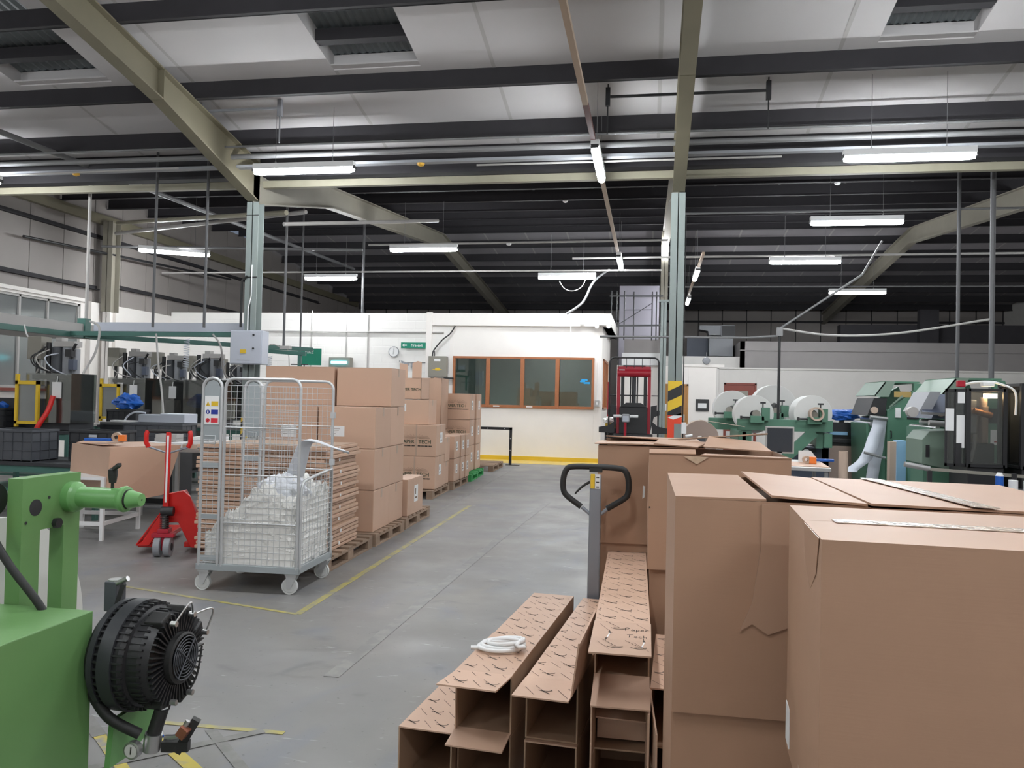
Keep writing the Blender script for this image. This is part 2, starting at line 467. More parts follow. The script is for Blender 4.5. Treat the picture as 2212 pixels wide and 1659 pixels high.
def roof():
    mb = MB()
    sky = [(-8.95, -7.5), (-4.22, -3.03), (2.57, 3.62), (9.3, 10.35)]
    ys = [YF, 7.2, 9.98, 12.3]
    for j in range(3):
        y0, y1 = ys[j], ys[j + 1]
        if j == 1:
            xs = [XL] + [v for s in sky for v in s] + [XR]
            segs = [(xs[i], xs[i + 1]) for i in range(0, len(xs), 2)]
        else: segs = [(XL, XR)]
        for a, b in segs:
            mb.quad([(a, y0, zt1(y0) + .25), (b, y0, zt1(y0) + .25), (b, y1, zt1(y1) + .25), (a, y1, zt1(y1) + .25)])
            mb.quad([(a, y0, zt1(y0) + .75), (b, y0, zt1(y0) + .75), (b, y1, zt1(y1) + .75), (a, y1, zt1(y1) + .75)])
    for a, b in sky:      # upstands round each rooflight and its sheet
        for x in (a, b):
            mb.quad([(x, 7.2, zt1(7.2) + .25), (x, 9.98, zt1(9.98) + .25), (x, 9.98, zt1(9.98) + .45), (x, 7.2, zt1(7.2) + .45)])
        for y in (7.2, 9.98):
            mb.quad([(a, y, zt1(y) + .25), (b, y, zt1(y) + .25), (b, y, zt1(y) + .45), (a, y, zt1(y) + .45)])
        n = 24
        for i in range(n):
            x0 = a + (b - a) * i / n; x1 = a + (b - a) * (i + 1) / n
            d0 = .02 * (i % 2); d1 = .02 * ((i + 1) % 2)
            mb.quad([(x0, 7.2, zt1(7.2) + .45 + d0), (x1, 7.2, zt1(7.2) + .45 + d1), (x1, 9.98, zt1(9.98) + .45 + d1), (x0, 9.98, zt1(9.98) + .45 + d0)], 2)
        mb.box(a, b, 9.35, 9.5, zt1(9.45) + .27, zt1(9.45) + .42, 3)
        mb.box(a, b, 9.86, 9.98, zt1(9.9) + .25, zt1(9.9) + .27, 0)
        mb.box(a + .0, b, 7.9, 8.05, zt1(8) + .27, zt1(8) + .42, 3)
    x = XL + 0.35
    while x < XR:
        if not any(a - .06 < x < b + .06 for a, b in sky):
            mb.quad([(x, 4, zt1(4) + .246), (x + .05, 4, zt1(4) + .246), (x + .05, 12.2, zt1(12.2) + .246), (x, 12.2, zt1(12.2) + .246)], 1)
        else:
            mb.quad([(x, 9.99, zt1(9.99) + .246), (x + .05, 9.99, zt1(9.99) + .246), (x + .05, 12.2, zt1(12.2) + .246), (x, 12.2, zt1(12.2) + .246)], 1)
        x += 2.12
    return mb
struct(roof(), 'ceiling', ['lining', 'strip', 'rooflight', 'purlin'])
mb = MB()
for y0, y1 in ((12.3, 23.6), (23.6, 27.0), (27.0, YB)):
    mb.quad([(XL, y0, zt2(y0) + .25), (XR, y0, zt2(y0) + .25), (XR, y1, zt2(y1) + .25), (XL, y1, zt2(y1) + .25)], 0)
for x in [XL + 1.3 * i for i in range(21)]:
    mb.quad([(x, 12.4, zt2(12.4) + .246), (x + .05, 12.4, zt2(12.4) + .246), (x + .05, 23.6, zt2(23.6) + .246), (x, 23.6, zt2(23.6) + .246)], 1)
    mb.quad([(x, 23.6, zt2(23.6) + .246), (x + .05, 23.6, zt2(23.6) + .246), (x + .05, YB, zt2(YB) + .246), (x, YB, zt2(YB) + .246)], 1)
mb.box(XL, XR, 12.2, 12.4, 5.1, 5.9, 2)
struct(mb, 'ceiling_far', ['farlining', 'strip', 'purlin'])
k = 1
for y in (-2.6, -1.0, .6, 2.2, 3.8, 5.4, 7.0, 8.45, 10.1, 11.4, 12.1):       # Z purlins with small lips
    z = zt1(y)
    mb = MB().box(XL, XR, y - .012, y + .012, z, z + .25).box(XL, XR, y - .07, y, z, z + .012).box(XL, XR, y, y + .07, z + .236, z + .25)
    struct(mb, 'trim_%d' % k, 'purlin'); k += 1
y = 12.75
while y < 35:
    z = zt2(y)
    mb = MB().box(XL, XR, y - .012, y + .012, z, z + .25).box(XL, XR, y - .07, y, z, z + .012).box(XL, XR, y, y + .07, z + .236, z + .25)
    struct(mb, 'trim_%d' % k, 'purlin'); k += 1
    y += 1.55

# left wall: blockwork, window band, cladding
mb = MB()
W0, W1, WZ0, WZ1 = 9.5, 16.55, 1.55, 3.52
mb.box(XL - .2, XL, YF, W0, 0, 3.62).box(XL - .2, XL, W1, YB, 0, 3.62).box(XL - .2, XL, W0, W1, 0, WZ0).box(XL - .2, XL, W0, W1, WZ1, 3.62)
mb.box(XL, XL + .12, 16.75, 17.5, 0, 3.6)
mb.box(XL, XL + .05, 9.5, 16.7, 3.58, 3.66)
struct(mb, 'wall_left', 'wall', 0.004)
mb = MB()
yy = YF
while yy < YB:
    mb.box(XL - .12, XL - .04, yy, yy + .98, 3.62, 6.6, 0)
    mb.box(XL - .16, XL - .10, yy + .9, yy + 1.1, 3.62, 6.6, 1)
    yy += 1.0
struct(mb, 'wall_left_cladding', ['clad', 'purlin'])
mb = MB()
for z, y0, y1 in ((3.92, 9, 17.1), (4.05, 17.4, 30), (5.15, 9, 30)):
    mb.box(XL - .04, XL + .06, y0, y1, z, z + .02).box(XL - .04, XL - .02, y0, y1, z, z + .1)
struct(mb, 'trim_%d' % k, 'purlin'); k += 1
mb = MB().box(XL, XL + .12, -4, 34, 5.5, 5.72)
struct(mb, 'trim_%d' % k, 'olive'); k += 1
def window_left():
    mb = MB()
    x = XL - .1
    for y in (W0, 11.2, 12.6, 13.3, 14.0, 14.75, 15.55, W1 - .05):
        mb.box(x, x + .07, y, y + .05, WZ0, WZ1)
    for z in (WZ0, 2.95, WZ1 - .05):
        mb.box(x, x + .07, W0, W1, z, z + .05)
    r = struct(mb, 'window_1', 'conduit_w')
    MB().box(x + .02, x + .03, W0, W1, WZ0, WZ1).build('pane', 'dglass', r)
    MB().box(XL - .2, XL + .15, W0, W1, WZ0 - .06, WZ0).build('sill', 'red_door', r)
    MB().box(XL - .6, XL - .58, W0 - .5, W1 + .5, WZ0 - .5, WZ1 + .5).build('outer_screen', 'grey', r)
window_left()

# office block and white block wall across the far left
mb = MB()
OX0, OX1, OZ0, OZ1 = -5.03, -1.40, 1.32, 2.62
mb.box(XL, -5.14, 20.1, 20.22, 0, 3.72)
struct(mb, 'wall_back', 'brick')
mb = MB().box(-5.14, OX0, 20.1, 20.22, 0, 3.42).box(OX1, -1.21, 20.1, 20.22, 0, 3.42).box(OX0, OX1, 20.1, 20.22, 0, OZ0).box(OX0, OX1, 20.1, 20.22, OZ1, 3.42)
mb.box(-5.6, -1.0, 20.02, 20.24, 3.40, 3.72)
mb.box(-5.75, -5.6, 20.0, 20.1, 0, 3.74)
mb.box(-1.33, -1.21, 20.22, 20.6, 0, 3.42).box(-1.33, -1.21, 22.6, 24, 0, 3.42).box(-1.33, -1.21, 20.6, 22.6, 0, OZ0).box(-1.33, -1.21, 20.6, 22.6, OZ1, 3.42)
mb.box(-1.33, -1.0, 20.24, 24, 3.40, 3.72)
struct(mb, 'wall_office', 'wall', 0.004)
def office_window():
    mb = MB(); w = .07
    mb.box(OX0, OX1, 20.06, 20.14, OZ0, OZ0 + w).box(OX0, OX1, 20.06, 20.14, OZ1 - w * .8, OZ1)
    n = 4
    for i in range(n + 1):
        x = OX0 + (OX1 - OX0 - .06) * i / n
        ww = .06 if i in (0, n) else .10
        x = x - (ww - .06) / 2
        mb.box(x, x + ww, 20.05, 20.15, OZ0, OZ1)
    r = struct(mb, 'window_2', 'wood', .004)
    for i in range(n):
        x = OX0 + (OX1 - OX0) * i / n
        MB().box(x + .05, x + (OX1 - OX0) / n - .05, 20.09, 20.095, OZ0 + .05, OZ1 - .05).build('pane', 'glass', r)
    for x in (-3.95, -3.1):
        MB().box(x, x + .16, 20.04, 20.06, OZ0 + .02, OZ0 + .05).build('window_stay', 'white', r)
    MB().box(-1.75, -1.62, 20.085, 20.088, 2.0, 2.04).box(-1.72, -1.56, 20.085, 20.088, 2.04, 2.08).box(-1.66, -1.5, 20.085, 20.088, 1.96, 2.01).build('blue_sticker', 'cyan_s', r)
    mb = MB()
    for z in (OZ0, OZ1 - .06): mb.box(-1.30, -1.18, 20.6, 22.6, z, z + .06)
    for y in (20.6, 21.25, 21.9, 22.54): mb.box(-1.30, -1.18, y, y + .06, OZ0, OZ1)
    r = struct(mb, 'window_3', 'wood', .004)
    MB().box(-1.26, -1.25, 20.6, 22.6, OZ0, OZ1).build('pane', 'glass', r)
M['cyan_s'] = mat('blue_vinyl', (0.02, 0.35, 0.75), 0.4)
office_window()
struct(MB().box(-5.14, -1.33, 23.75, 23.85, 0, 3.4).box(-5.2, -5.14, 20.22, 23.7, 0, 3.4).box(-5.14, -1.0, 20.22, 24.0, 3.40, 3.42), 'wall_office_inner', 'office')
tag(MB().box(-4.6, -3.2, 23.0, 23.6, .72, .78).box(-4.6, -4.5, 23.0, 23.6, 0, .72).box(-3.3, -3.2, 23, 23.6, 0, .72).build('office_desk', 'grey'),
    'grey desk standing inside the office behind the wood-framed window', 'desk')
def monitor(x, lab):
    r = empty('computer_monitor', (x, 23.3, .78), 0, lab, 'monitor')
    MB().box(-.25, .25, -.02, .02, .12, .45).build('screen', 'screen', r)
    MB().box(-.03, .03, .0, .03, 0, .15).box(-.12, .12, -.08, .08, 0, .012).build('stand', 'black', r)
monitor(-4.2, 'left of two dark monitors on the desk inside the glazed office')
monitor(-3.55, 'right of two dark monitors on the desk inside the glazed office')

# partition behind stacker and presses
mb = MB()
D1, D2 = (.25, 1.09, 2.09), (2.10, 3.01, 2.15)
mb.box(-1.0, D1[0], 24, 24.12, 0, 2.62).box(D1[0], D1[1], 24, 24.12, D1[2], 2.62).box(D1[1], 1.91, 24, 24.12, 0, 2.62).box(.6, 2.1, 23.97, 24.12, 2.60, 2.68)
struct(mb, 'wall_back_centre', 'wall', .004)
mb = MB().box(1.91, D2[0], 24, 24.12, 0, 2.56).box(D2[0], D2[1], 24, 24.12, D2[2], 2.56).box(D2[1], XR, 24, 24.12, 0, 2.56)
mb.box(1.88, 1.95, 23.97, 24.0, 0, 2.58).box(1.9, XR, 23.97, 24.13, 2.55, 2.6)
struct(mb, 'wall_back_right', 'plaster', .004)
def door(n, D, m, leaf_label):
    mb = MB().box(D[0], D[0] + .05, 23.97, 24.1, 0, D[2]).box(D[1] - .05, D[1], 23.97, 24.1, 0, D[2]).box(D[0], D[1], 23.97, 24.1, D[2] - .05, D[2])
    r = struct(mb, 'door_%d' % n, m)
    MB().box(D[0] + .05, D[1] - .05, 24.0, 24.05, 0.005, D[2] - .05).build('door_leaf', m, r)
    MB().box(D[1] - .14, D[1] - .10, 23.95, 24.0, 1.0, 1.2).cyl((D[1] - .12, 23.93, 1.08), (D[1] - .25, 23.93, 1.08), .012).build('door_handle', 'steel', r)
    return r
d = door(1, D1, 'brown_door', '')
MB().box(D1[0] + .12, D1[0] + .22, 23.99, 24.0, 1.30, 1.50).build('notice', 'paper', d)
d = door(2, D2, 'red_door', '')
MB().box(2.42, 2.78, 23.985, 24.0, 1.78, 1.92).build('sign_plate', 'eboxgrey', d)
MB().box(2.17, 2.94, 23.985, 24.0, .30, .75).build('kick_plate', 'steel', d)
# grey block walls further back and steel-clad rear wall
struct(MB().box(2.97, XR, 28, 28.15, 0, 3.67).box(2.97, 3.12, 28, 31, 0, 3.67).box(2.95, XR, 27.96, 28.0, 3.35, 3.38), 'wall_back_upper', 'greywall')
struct(MB().box(-1.0, 2.97, 28.2, 28.3, 0, 3.15), 'wall_back_low', 'plaster')
mb = MB().box(XL, XR, YB, YB + .1, 0, 6.6)
x = XL
while x < XR:
    mb.box(x, x + .03, YB - .03, YB, 0, 6.4, 1); x += 1.0
mb.box(XL, XR, YB - .1, YB, 5.0, 5.08, 1)
struct(mb, 'wall_rear', ['clad', 'purlin'])
struct(MB().box(XR, XR + .1, YF, YB, 0, 8.6), 'wall_right', 'plaster')
struct(MB().box(XL - .1, XR + .1, YF - .1, YF, 0, 8.6), 'wall_front', 'plaster')

# floor markings
def line(pts, w, m, n):
    mb = MB(); h = .0015 + (n - 50) * .0002
    for (x0, y0), (x1, y1) in zip(pts[:-1], pts[1:]):
        d = Vector((x1 - x0, y1 - y0)).normalized(); s = Vector((-d.y, d.x)) * w / 2
        mb.slab([(x0 - s.x, y0 - s.y, h), (x1 - s.x, y1 - s.y, h), (x1 + s.x, y1 + s.y, h), (x0 + s.x, y0 + s.y, h)], .001)
    return struct(mb, 'trim_%d' % n, m)
line([(-2.42, 5.33), (-2.53, 11.3)], .055, 'yline', 51)
line([(-2.80, 10.5), (-2.90, 14.0), (-3.0, 18.5)], .05, 'wline', 52)
line([(-4.2, 5.78), (-2.42, 5.33)], .035, 'yline', 53)
line([(-1.7, 4.2), (-1.62, 8.6), (-1.5, 12)], .09, 'wline', 54)
line([(-2.45, 3.44), (-1.62, 3.46)], .035, 'yline', 55)
line([(-2.40, 3.25), (-2.05, 2.95)], .05, 'yline2', 56)
line([(-2.12, 3.28), (-1.75, 3.0)], .06, 'yline2', 57)
line([(-1.96, 3.42), (-1.55, 3.02)], .05, 'gline', 58)
line([(-2.6, 3.42), (-2.40, 3.25)], .06, 'gline', 59)
line([(-2.24, 3.40), (-2.13, 3.29)], .06, 'gline', 60)
line([(-1.72, 3.46), (-2.35, 2.85)], .05, 'gline', 61)
struct(MB().box(-4.35, -1.21, 19.0, 20.1, 0.0, .0025), 'trim_62', worn_paint('worn_yellow_border', (0.60, 0.42, 0.08), (0.4, 0.35, 0.25), 0.5, 0.8))
struct(MB().box(-5.1, -1.2, 20.06, 20.1, 0, .10), 'baseboard_back', 'yellow')

# ---------------------------------------------------------------- steel frame
def hsec(mb, x, y, z0, z1, w=.2, d=.2, t=.014, mi=0):
    # flanges across X, web along Y
    mb.box(x - w / 2, x + w / 2, y - d / 2, y - d / 2 + t, z0, z1, mi)
    mb.box(x - w / 2, x + w / 2, y + d / 2 - t, y + d / 2, z0, z1, mi)
    mb.box(x - t / 2, x + t / 2, y - d / 2, y + d / 2, z0, z1, mi)
    return mb
def column(x, y, z1, label, bands):
    r = empty('steel_column', (x, y, 0), 0, label, 'column')
    hsec(MB(), 0, 0, 0, z1).build('shaft', 'mint', r)
    MB().box(-.16, .16, -.16, .16, 0, .02).build('base_plate', 'mint', r)
    return r
cr = column(.35, 12, 4.62, 'mint green steel column wrapped in yellow, black and red hazard tape', 1)
cl = column(-6.35, 12, 4.62, 'mint green steel column carrying the white electrical cabinet', 0)
cl.scale = (1, 1, 1)
def hazard(parent, x0, x1, y, z0, z1, pitch=.22, name='hazard_tape', m1='yellow', m2='black', lean=.18, side=True):
    """diagonal striped tape wrapped round a column face, as one mesh of two colours"""
    mb = MB()
    mb.box(x0, x1, y - .004, y - .001, z0, z1, 0)
    z = z0 - lean
    while z < z1:
        pts = [(x0, z), (x1, z + lean), (x1, z + lean + pitch / 2), (x0, z + pitch / 2)]
        q = [(px, min(max(pz, z0), z1)) for px, pz in pts]
        if q[0][1] != q[3][1] or q[1][1] != q[2][1]:
            mb.prism(q, y - .006, y - .004, 'Y', 1)
        z += pitch
    return mb.build(name, [m1, m2], parent)
hazard(cr, -.1, .1, -.1, 1.36, 1.86, .30, lean=.10)
def red_sign():
    mb = MB().box(-.1, .1, -.104, -.101, 1.02, 1.40, 0)
    mb.prism([(-.1, 1.33), (.1, 1.40), (.1, 1.34), (-.02, 1.30)], -.106, -.104, 'Y', 1)
    mb.box(-.005, .1, -.106, -.104, 1.02, 1.24, 2)
    o = mb.build('warning_wrap', ['orange_red', 'paper', 'mint'], cr)
red_sign()
hazard(cr, -.1, .1, -.1, .92, 1.02, .2, lean=.08)
MB().box(-.1, 0, -.106, -.102, .3, .92).build('red_tape', 'orange_red', cr)
MB().tube(smooth_path([(.115, -.06, 4.3), (.112, -.07, 3.0), (.118, -.07, 2.2), (.12, -.08, 1.2), (.14, -.1, .6)], 6), .008, 6).build('black_cable', 'rubber', cr)
MB().box(.10, .17, -.12, -.04, 1.10, 1.26).cyl((.16, -.10, 1.06), (.26, -.10, 1.08), .02, 8).build('switch_box', 'white', cr)
hazard(cl, -.1, .02, -.1, .7, 1.15, .2, lean=.12)
MB().tube([(-.14, -.12, 2.6), (-.14, -.12, 3.35), (-.05, -.12, 3.42)], .02, 8).build('black_cable', 'rubber', cl)
MB().tube([(-.02, -.12, 2.5), (-.02, -.12, 2.9), (.02, -.11, 3.1), (.02, -.11, 3.6)], .010, 8).build('white_cable', 'white', cl)
MB().box(-.11, .11, -.108, -.10, 3.40, 3.415).box(-.11, .11, -.108, -.10, 4.4, 4.41).build('cable_tie', 'rubber', cl)
# wall column and ridge post
r = empty('steel_column', (XL + .3, 17.15, 0), 0, 'dark steel column standing against the left clad wall', 'column')
hsec(MB(), 0, 0, 3.4, 5.55, .26, .3).build('shaft', 'olive2', r)
hsec(MB(), 0, 0, 0, 3.4, .2, .24).build('lower_shaft', 'wall', r)
r = empty('ridge_post', (.33, 23.4, 0), 0, 'pale grey steel post rising to the ridge behind the red stacker', 'post')
hsec(MB(), 0, 0, 0, 4.45, .17, .17).build('shaft', 'mint', r)
hsec(MB(), 0, 0, 4.45, 6.45, .2, .2).build('upper_shaft', 'olive2', r)
MB().box(-.14, .14, -.14, .14, 4.42, 4.48).build('splice_plate', 'mint', r)
mb = MB().box(-.04, .04, -.17, -.12, 5.70, 6.2)
mb.build('lit_wall_lamp', 'tube', r)

def web(mb, poly, x, mi=0, t=.014, w=.18):
    mb.prism(poly, x - t / 2, x + t / 2, 'X', mi)
def flange(mb, a, b, x, w=.18, t=.02, mi=0):
    mb.beam((x, a[0], a[1]), (x, b[0], b[1]), w, t, mi)
def rafter_near(x, label):
    r = empty('roof_rafter', (x, 12, 4.6), 0, label, 'rafter')
    o = (x, 12, 4.6)
    def ZB(y): return zt1(y) - .40
    mb = MB()
    web(mb, [(YF, ZB(YF)), (9.33, ZB(9.33)), (9.33, zt1(9.33)), (YF, zt1(YF))], 0)
    flange(mb, (YF, ZB(YF)), (9.33, ZB(9.33)), 0); flange(mb, (YF, zt1(YF) - .01), (12.0, zt1(12.0) - .01), 0)
    mb.v = [(a, b - 12, c - 4.6) for a, b, c in mb.v]
    mb.build('rafter_beam', 'olive', r)
    mb = MB()
    web(mb, [(9.34, ZB(9.34)), (11.9, 4.66), (12.1, 4.62), (12.1, zt1(12)), (9.34, zt1(9.34))], 0)
    flange(mb, (9.34, ZB(9.34)), (11.9, 4.64), 0)
    mb.beam((0, 9.34, ZB(9.34)), (0, 9.34, zt1(9.34)), .18, .014, 0, (0, 1, 0))
    mb.v = [(a, b - 12, c - 4.6) for a, b, c in mb.v]
    mb.build('haunch', 'olive', r)
    return r
def rafter_far(x, label):
    r = empty('roof_rafter', (x, 12, 4.6), 0, label, 'rafter')
    T = lambda y: zt2(y)
    mb = MB()
    web(mb, [(15.0, T(15) - .42), (23.6, T(23.6) - .42), (23.6, T(23.6)), (15.0, T(15.0))], 0)
    web(mb, [(23.6, T(23.6) - .42), (YB, T(YB) - .42), (YB, T(YB)), (23.6, T(23.6))], 0)
    flange(mb, (15, T(15) - .42), (23.6, T(23.6) - .42), 0); flange(mb, (23.6, T(23.6) - .42), (YB, T(YB) - .42), 0)
    flange(mb, (12, T(12) - .012), (23.6, T(23.6) - .012), 0); flange(mb, (23.6, T(23.6) - .012), (YB, T(YB) - .012), 0)
    mb.v = [(a, b - 12, c - 4.6) for a, b, c in mb.v]
    mb.build('rafter_beam', 'olive2', r)
    mb = MB()
    web(mb, [(11.9, 4.62), (12.1, 4.62), (15.0, T(15) - .42), (15.0, T(15)), (11.9, T(12))], 0)
    flange(mb, (12.1, 4.62), (15.0, T(15) - .42), 0)
    mb.v = [(a, b - 12, c - 4.6) for a, b, c in mb.v]
    mb.build('haunch', 'olive2', r)
    return r
rafter_near(-6.35, 'olive painted rafter sloping down from top left to the column with the cabinet')
rafter_near(.35, 'olive painted rafter overhead meeting the hazard-taped column')
rafter_near(-12.95, 'olive rafter against the left wall above the cladding')
rafter_far(-6.35, 'cream rafter rising away beyond the column with the electrical cabinet')
rafter_far(.35, 'cream rafter rising away behind the hazard-taped column')
rafter_far(7.05, 'olive rafter at the upper right, bent at the ridge')

def bar(name, a, b, r, m, label, cat, sq=None, group=None):
    a = Vector(a); b = Vector(b)
    mb = MB()
    if sq: mb.beam(a, b, sq[0], sq[1])
    else: mb.cyl(a, b, r, 10)
    o = mb.build(name, m, loc=tuple(a))
    return tag(o, label, cat, group)
bar('valley_beam', (XL + .1, 12.25, 4.98), (XR - .1, 12.25, 4.98), 0, 'cream_steel', 'long cream steel tie beam crossing between the two column heads', 'beam', (.10, .11))
bar('valley_pipe', (XL + .1, 11.2, 5.13), (XR - .1, 11.2, 5.13), .038, 'conduit', 'thick white pipe running the full width just in front of the valley beam', 'pipe')
bar('cable_conduit', (XL + .1, 11.0, 5.22), (XR - .1, 11.0, 5.22), .016, 'conduit', 'thin conduit directly above the thick white pipe', 'conduit')
bar('cable_tray', (XL + .1, 11.4, 5.03), (XR - .1, 11.4, 5.03), 0, 'grey', 'dark cable tray hanging just below the thick white pipe', 'cable tray', (.12, .04))
bar('cable_conduit', (-11.0, 11.15, 4.93), (-7.2, 11.15, 4.97), .014, 'conduit_w', 'short white conduit at upper left under the cable tray', 'conduit')
bar('cable_conduit', (-2.55, 11.3, 4.93), (1.7, 11.3, 4.93), .014, 'conduit_w', 'short white conduit crossing the right column head under the cable tray', 'conduit')
bar('eaves_strut', (-12.5, 17.0, 5.50), (-6.4, 13.2, 4.75), .045, 'cream_steel', 'cream tubular strut running from the left wall to the left column head', 'strut')
bar('eaves_strut', (-12.5, 16.95, 5.24), (-6.4, 14.0, 4.95), .04, 'conduit_w', 'pale tubular strut just below the cream strut at left', 'strut')
bar('diagonal_brace', (-9.5, 9.9, 5.30), (-9.5, 24.5, 5.62), .045, 'conduit', 'long grey diagonal pipe crossing the upper left ceiling', 'brace')
bar('diagonal_brace', (-6.35, 13.0, 4.5), (-4.4, 16.0, 5.2), .035, 'conduit_w', 'pale knee brace running up right from the cabinet column', 'brace')
bar('valley_pipe', (-12.9, 17.0, 4.95), (-6.4, 17.0, 4.80), .03, 'conduit', 'grey pipe between the left wall and the left column, above the skewed lamp', 'pipe')
bar('wall_pipe', (-12.9, 14.6, 4.70), (-12.5, 22.2, 4.95), .03, 'black', 'dark pipe running along the left clad wall above the skewed lamp', 'pipe')

# lamp-bearing trunking
bar('lamp_trunking', (-6.3, 17.1, 4.93), (.3, 17.1, 4.96), .022, 'conduit_w', 'white trunking carrying the middle lamp behind the left column', 'trunking')
bar('lamp_trunking', (.4, 14.8, 4.98), (7.0, 14.8, 4.98), .02, 'conduit', 'grey trunking carrying the second lamp down the right side', 'trunking')
bar('lamp_trunking', (-1.9, 19.05, 4.94), (13.8, 18.9, 4.97), .026, 'conduit_w', 'white trunking carrying the third lamp down the right side', 'trunking')
bar('lamp_trunking', (-12.9, 19.4, 4.70), (.2, 19.4, 4.70), .022, 'conduit_w', 'long cream trunking above the office and the two far left lamps', 'trunking')
bar('lamp_trunking', (.4, 24.2, 4.98), (13.8, 24.2, 4.98), .022, 'conduit', 'grey trunking carrying the farthest lamp on the right', 'trunking')
r = empty('aisle_trunking', (-.78, 0, 4.88), 0, 'beige trunking running down the aisle overhead with lamps on it', 'trunking')
MB().box(-.03, .03, -.6, 8.9, -.03, .03).box(-.03, .03, 12.0, 17.8, -.03, .03).build('channel', 'conduit_b', r)
MB().box(-.03, .03, 8.9, 10.1, -.03, .03).build('dark_channel', 'maroon', r)
r = empty('aisle_trunking', (1.1, 0, 4.88), 0, 'short beige trunking with two lamps right of the hazard-taped column', 'trunking')
MB().box(-.03, .03, 18.2, 27.5, -.03, .03).build('channel', 'conduit_b', r)

# ---------------------------------------------------------------- fluorescent lamps
def lamp():
    r = empty('fluorescent_lamp')
    MB().box(-.775, .775, -.055, .055, .0, .085).build('lamp_body', 'white', r, .006)
    mb = MB()
    mb.tube([(-.76, 0, -.02), (-.70, 0, -.035), (.70, 0, -.035), (.76, 0, -.02)], .042, 12)
    mb.v = [(x, y * (1.25 if abs(x) < .72 else .6), z) for x, y, z in mb.v]
    mb.build('diffuser', 'tube', r)
    for sx in (-1, 1):
        MB().box(sx * .775 - .01, sx * .775 + .01, -.05, .05, -.03, .02).build('end_cap', 'black', r)
        MB().box(sx * .44 - .01, sx * .44 + .01, -.01, .01, .085, .115).build('hanger', 'conduit', r)
    return r
L0 = lamp()
used = [False]
def place_lamp(x, y, z, rz, label, rods=0, sc=1):
    tilt = 0
    o = L0 if not used[0] else copy_tree(L0)
    used[0] = True
    o.location = (x, y, z); o.rotation_euler = (0, math.radians(tilt), math.radians(rz))
    o.scale = (sc, 1, 1)
    tag(o, label, 'lamp', 'fluorescent lamps under the roof')
    if rods:
        zr = (zt1(y) if y < 12 else zt2(y)) + .245
        for s in (-1, 1):
            MB().cyl((s * .44, 0, .10), (s * .44, 0, zr - z), .004, 6).build('suspension_rod', 'conduit', o)
for a in [
    (3.12, 10.63, 4.70, 0, 'largest lit fluorescent lamp at the upper right, nearest of its row', 1),
    (3.50, 14.8, 4.80, 0, 'lit fluorescent lamp second in the right-hand row, above the bent rafter'),
    (3.38, 18.9, 4.81, 0, 'lit fluorescent lamp third in the right-hand row'),
    (5.77, 24.2, 4.83, 0, 'smallest lit fluorescent lamp on the right, crossed by a sloping pipe'),
    (-5.02, 10.87, 4.82, 0, 'lit fluorescent lamp beside the head of the left column', 1),
    (-5.02, 17.1, 4.84, 0, 'lit fluorescent lamp under the cream rafter beyond the left column'),
    (-8.14, 19.4, 4.56, 0, 'lit fluorescent lamp just right of the left column, above the brick wall', 0, .91),
    (-2.06, 19.4, 4.56, 0, 'lit fluorescent lamp above the office window with loose wires below', 0, .91),
    (-11.0, 17.0, 4.81, 30, 'lit fluorescent lamp skewed in front of the left clad wall', 1),
    (-10.85, 10.9, 4.78, 0, 'lit fluorescent lamp cut by the left edge of the picture', 1),
    (-.76, 10.95, 4.80, 90, 'nearest lit lamp along the beige aisle trunking'),
    (-.76, 18.75, 4.80, 90, 'far lit lamp along the beige aisle trunking, seen end-on'),
    (1.08, 20.7, 4.80, 90, 'upper of two lamps seen end-on right of the taped column'),
    (1.12, 26.0, 4.80, 90, 'lower of two lamps seen end-on right of the taped column'),
    (3.12, 6.4, 4.80, 0, 'lit fluorescent lamp above the picture on the right side'),
    (3.12, 2.2, 4.80, 0, 'lit fluorescent lamp overhead right of the camera'),
    (-4.2, 4.6, 4.80, 0, 'lit fluorescent lamp above the picture on the left side'),
    (-.76, 4.9, 4.80, 90, 'unseen fluorescent lamp added on the aisle trunking to brighten the foreground, just above the picture'),  # out of view, added for more light on the near floor and cartons
    (-.76, .6, 4.80, 90, 'unseen fluorescent lamp added on the aisle trunking to brighten the foreground, behind the camera'),  # second unseen lamp added to lift the foreground
    (-5.0, -1.6, 4.80, 0, 'lit fluorescent lamp behind the camera on the left'),
    (3.12, -2.0, 4.80, 0, 'lit fluorescent lamp behind the camera on the right'),
    (7.6, 6.4, 4.80, 0, 'lit fluorescent lamp outside the picture at far right'),
    (8.6, 14.5, 4.80, 0, 'lit fluorescent lamp outside the picture beyond the presses'),
    (-10.85, 4.6, 4.80, 0, 'lit fluorescent lamp outside the picture at far left')]:
    place_lamp(*a)

def tbracket(x0, x1, y, z, h, label, m='black'):
    r = empty('hanging_bracket', (x0, y, z), 0, label, 'bracket')
    MB().beam((0, 0, 0), (x1 - x0, 0, 0), .03, .03).build('cross_bar', m, r)
    for x in (0, x1 - x0):
        MB().box(x - .03, x + .03, -.03, .03, -.12, .12).box(x - .008, x + .008, -.008, .008, -.5, .35).build('drop_rod', m, r)
tbracket(-.63, 1.42, 10.6, 5.58, .3, 'black hanging bracket crossing behind the right rafter')
tbracket(-6.5, -5.28, 10.6, 5.62, .3, 'dark hanging bracket beside the left rafter', 'grey')
def drop(x, y, z0, z1, r_, m, label):
    z1 = (zt1(y) if y < 12 else zt2(y)) + .24
    return bar('drop_pole', (x, y, z0), (x, y, z1), r_, m, label, 'pole')
drop(-9.9, 12.7, 2.5, 5.2, .028, 'conduit_w', 'white drop pole at the corner of the green overhead tray')
drop(-8.12, 12.0, 2.6, 5.2, .022, 'dpole', 'pale drop pole holding the long white tray, left of the column')
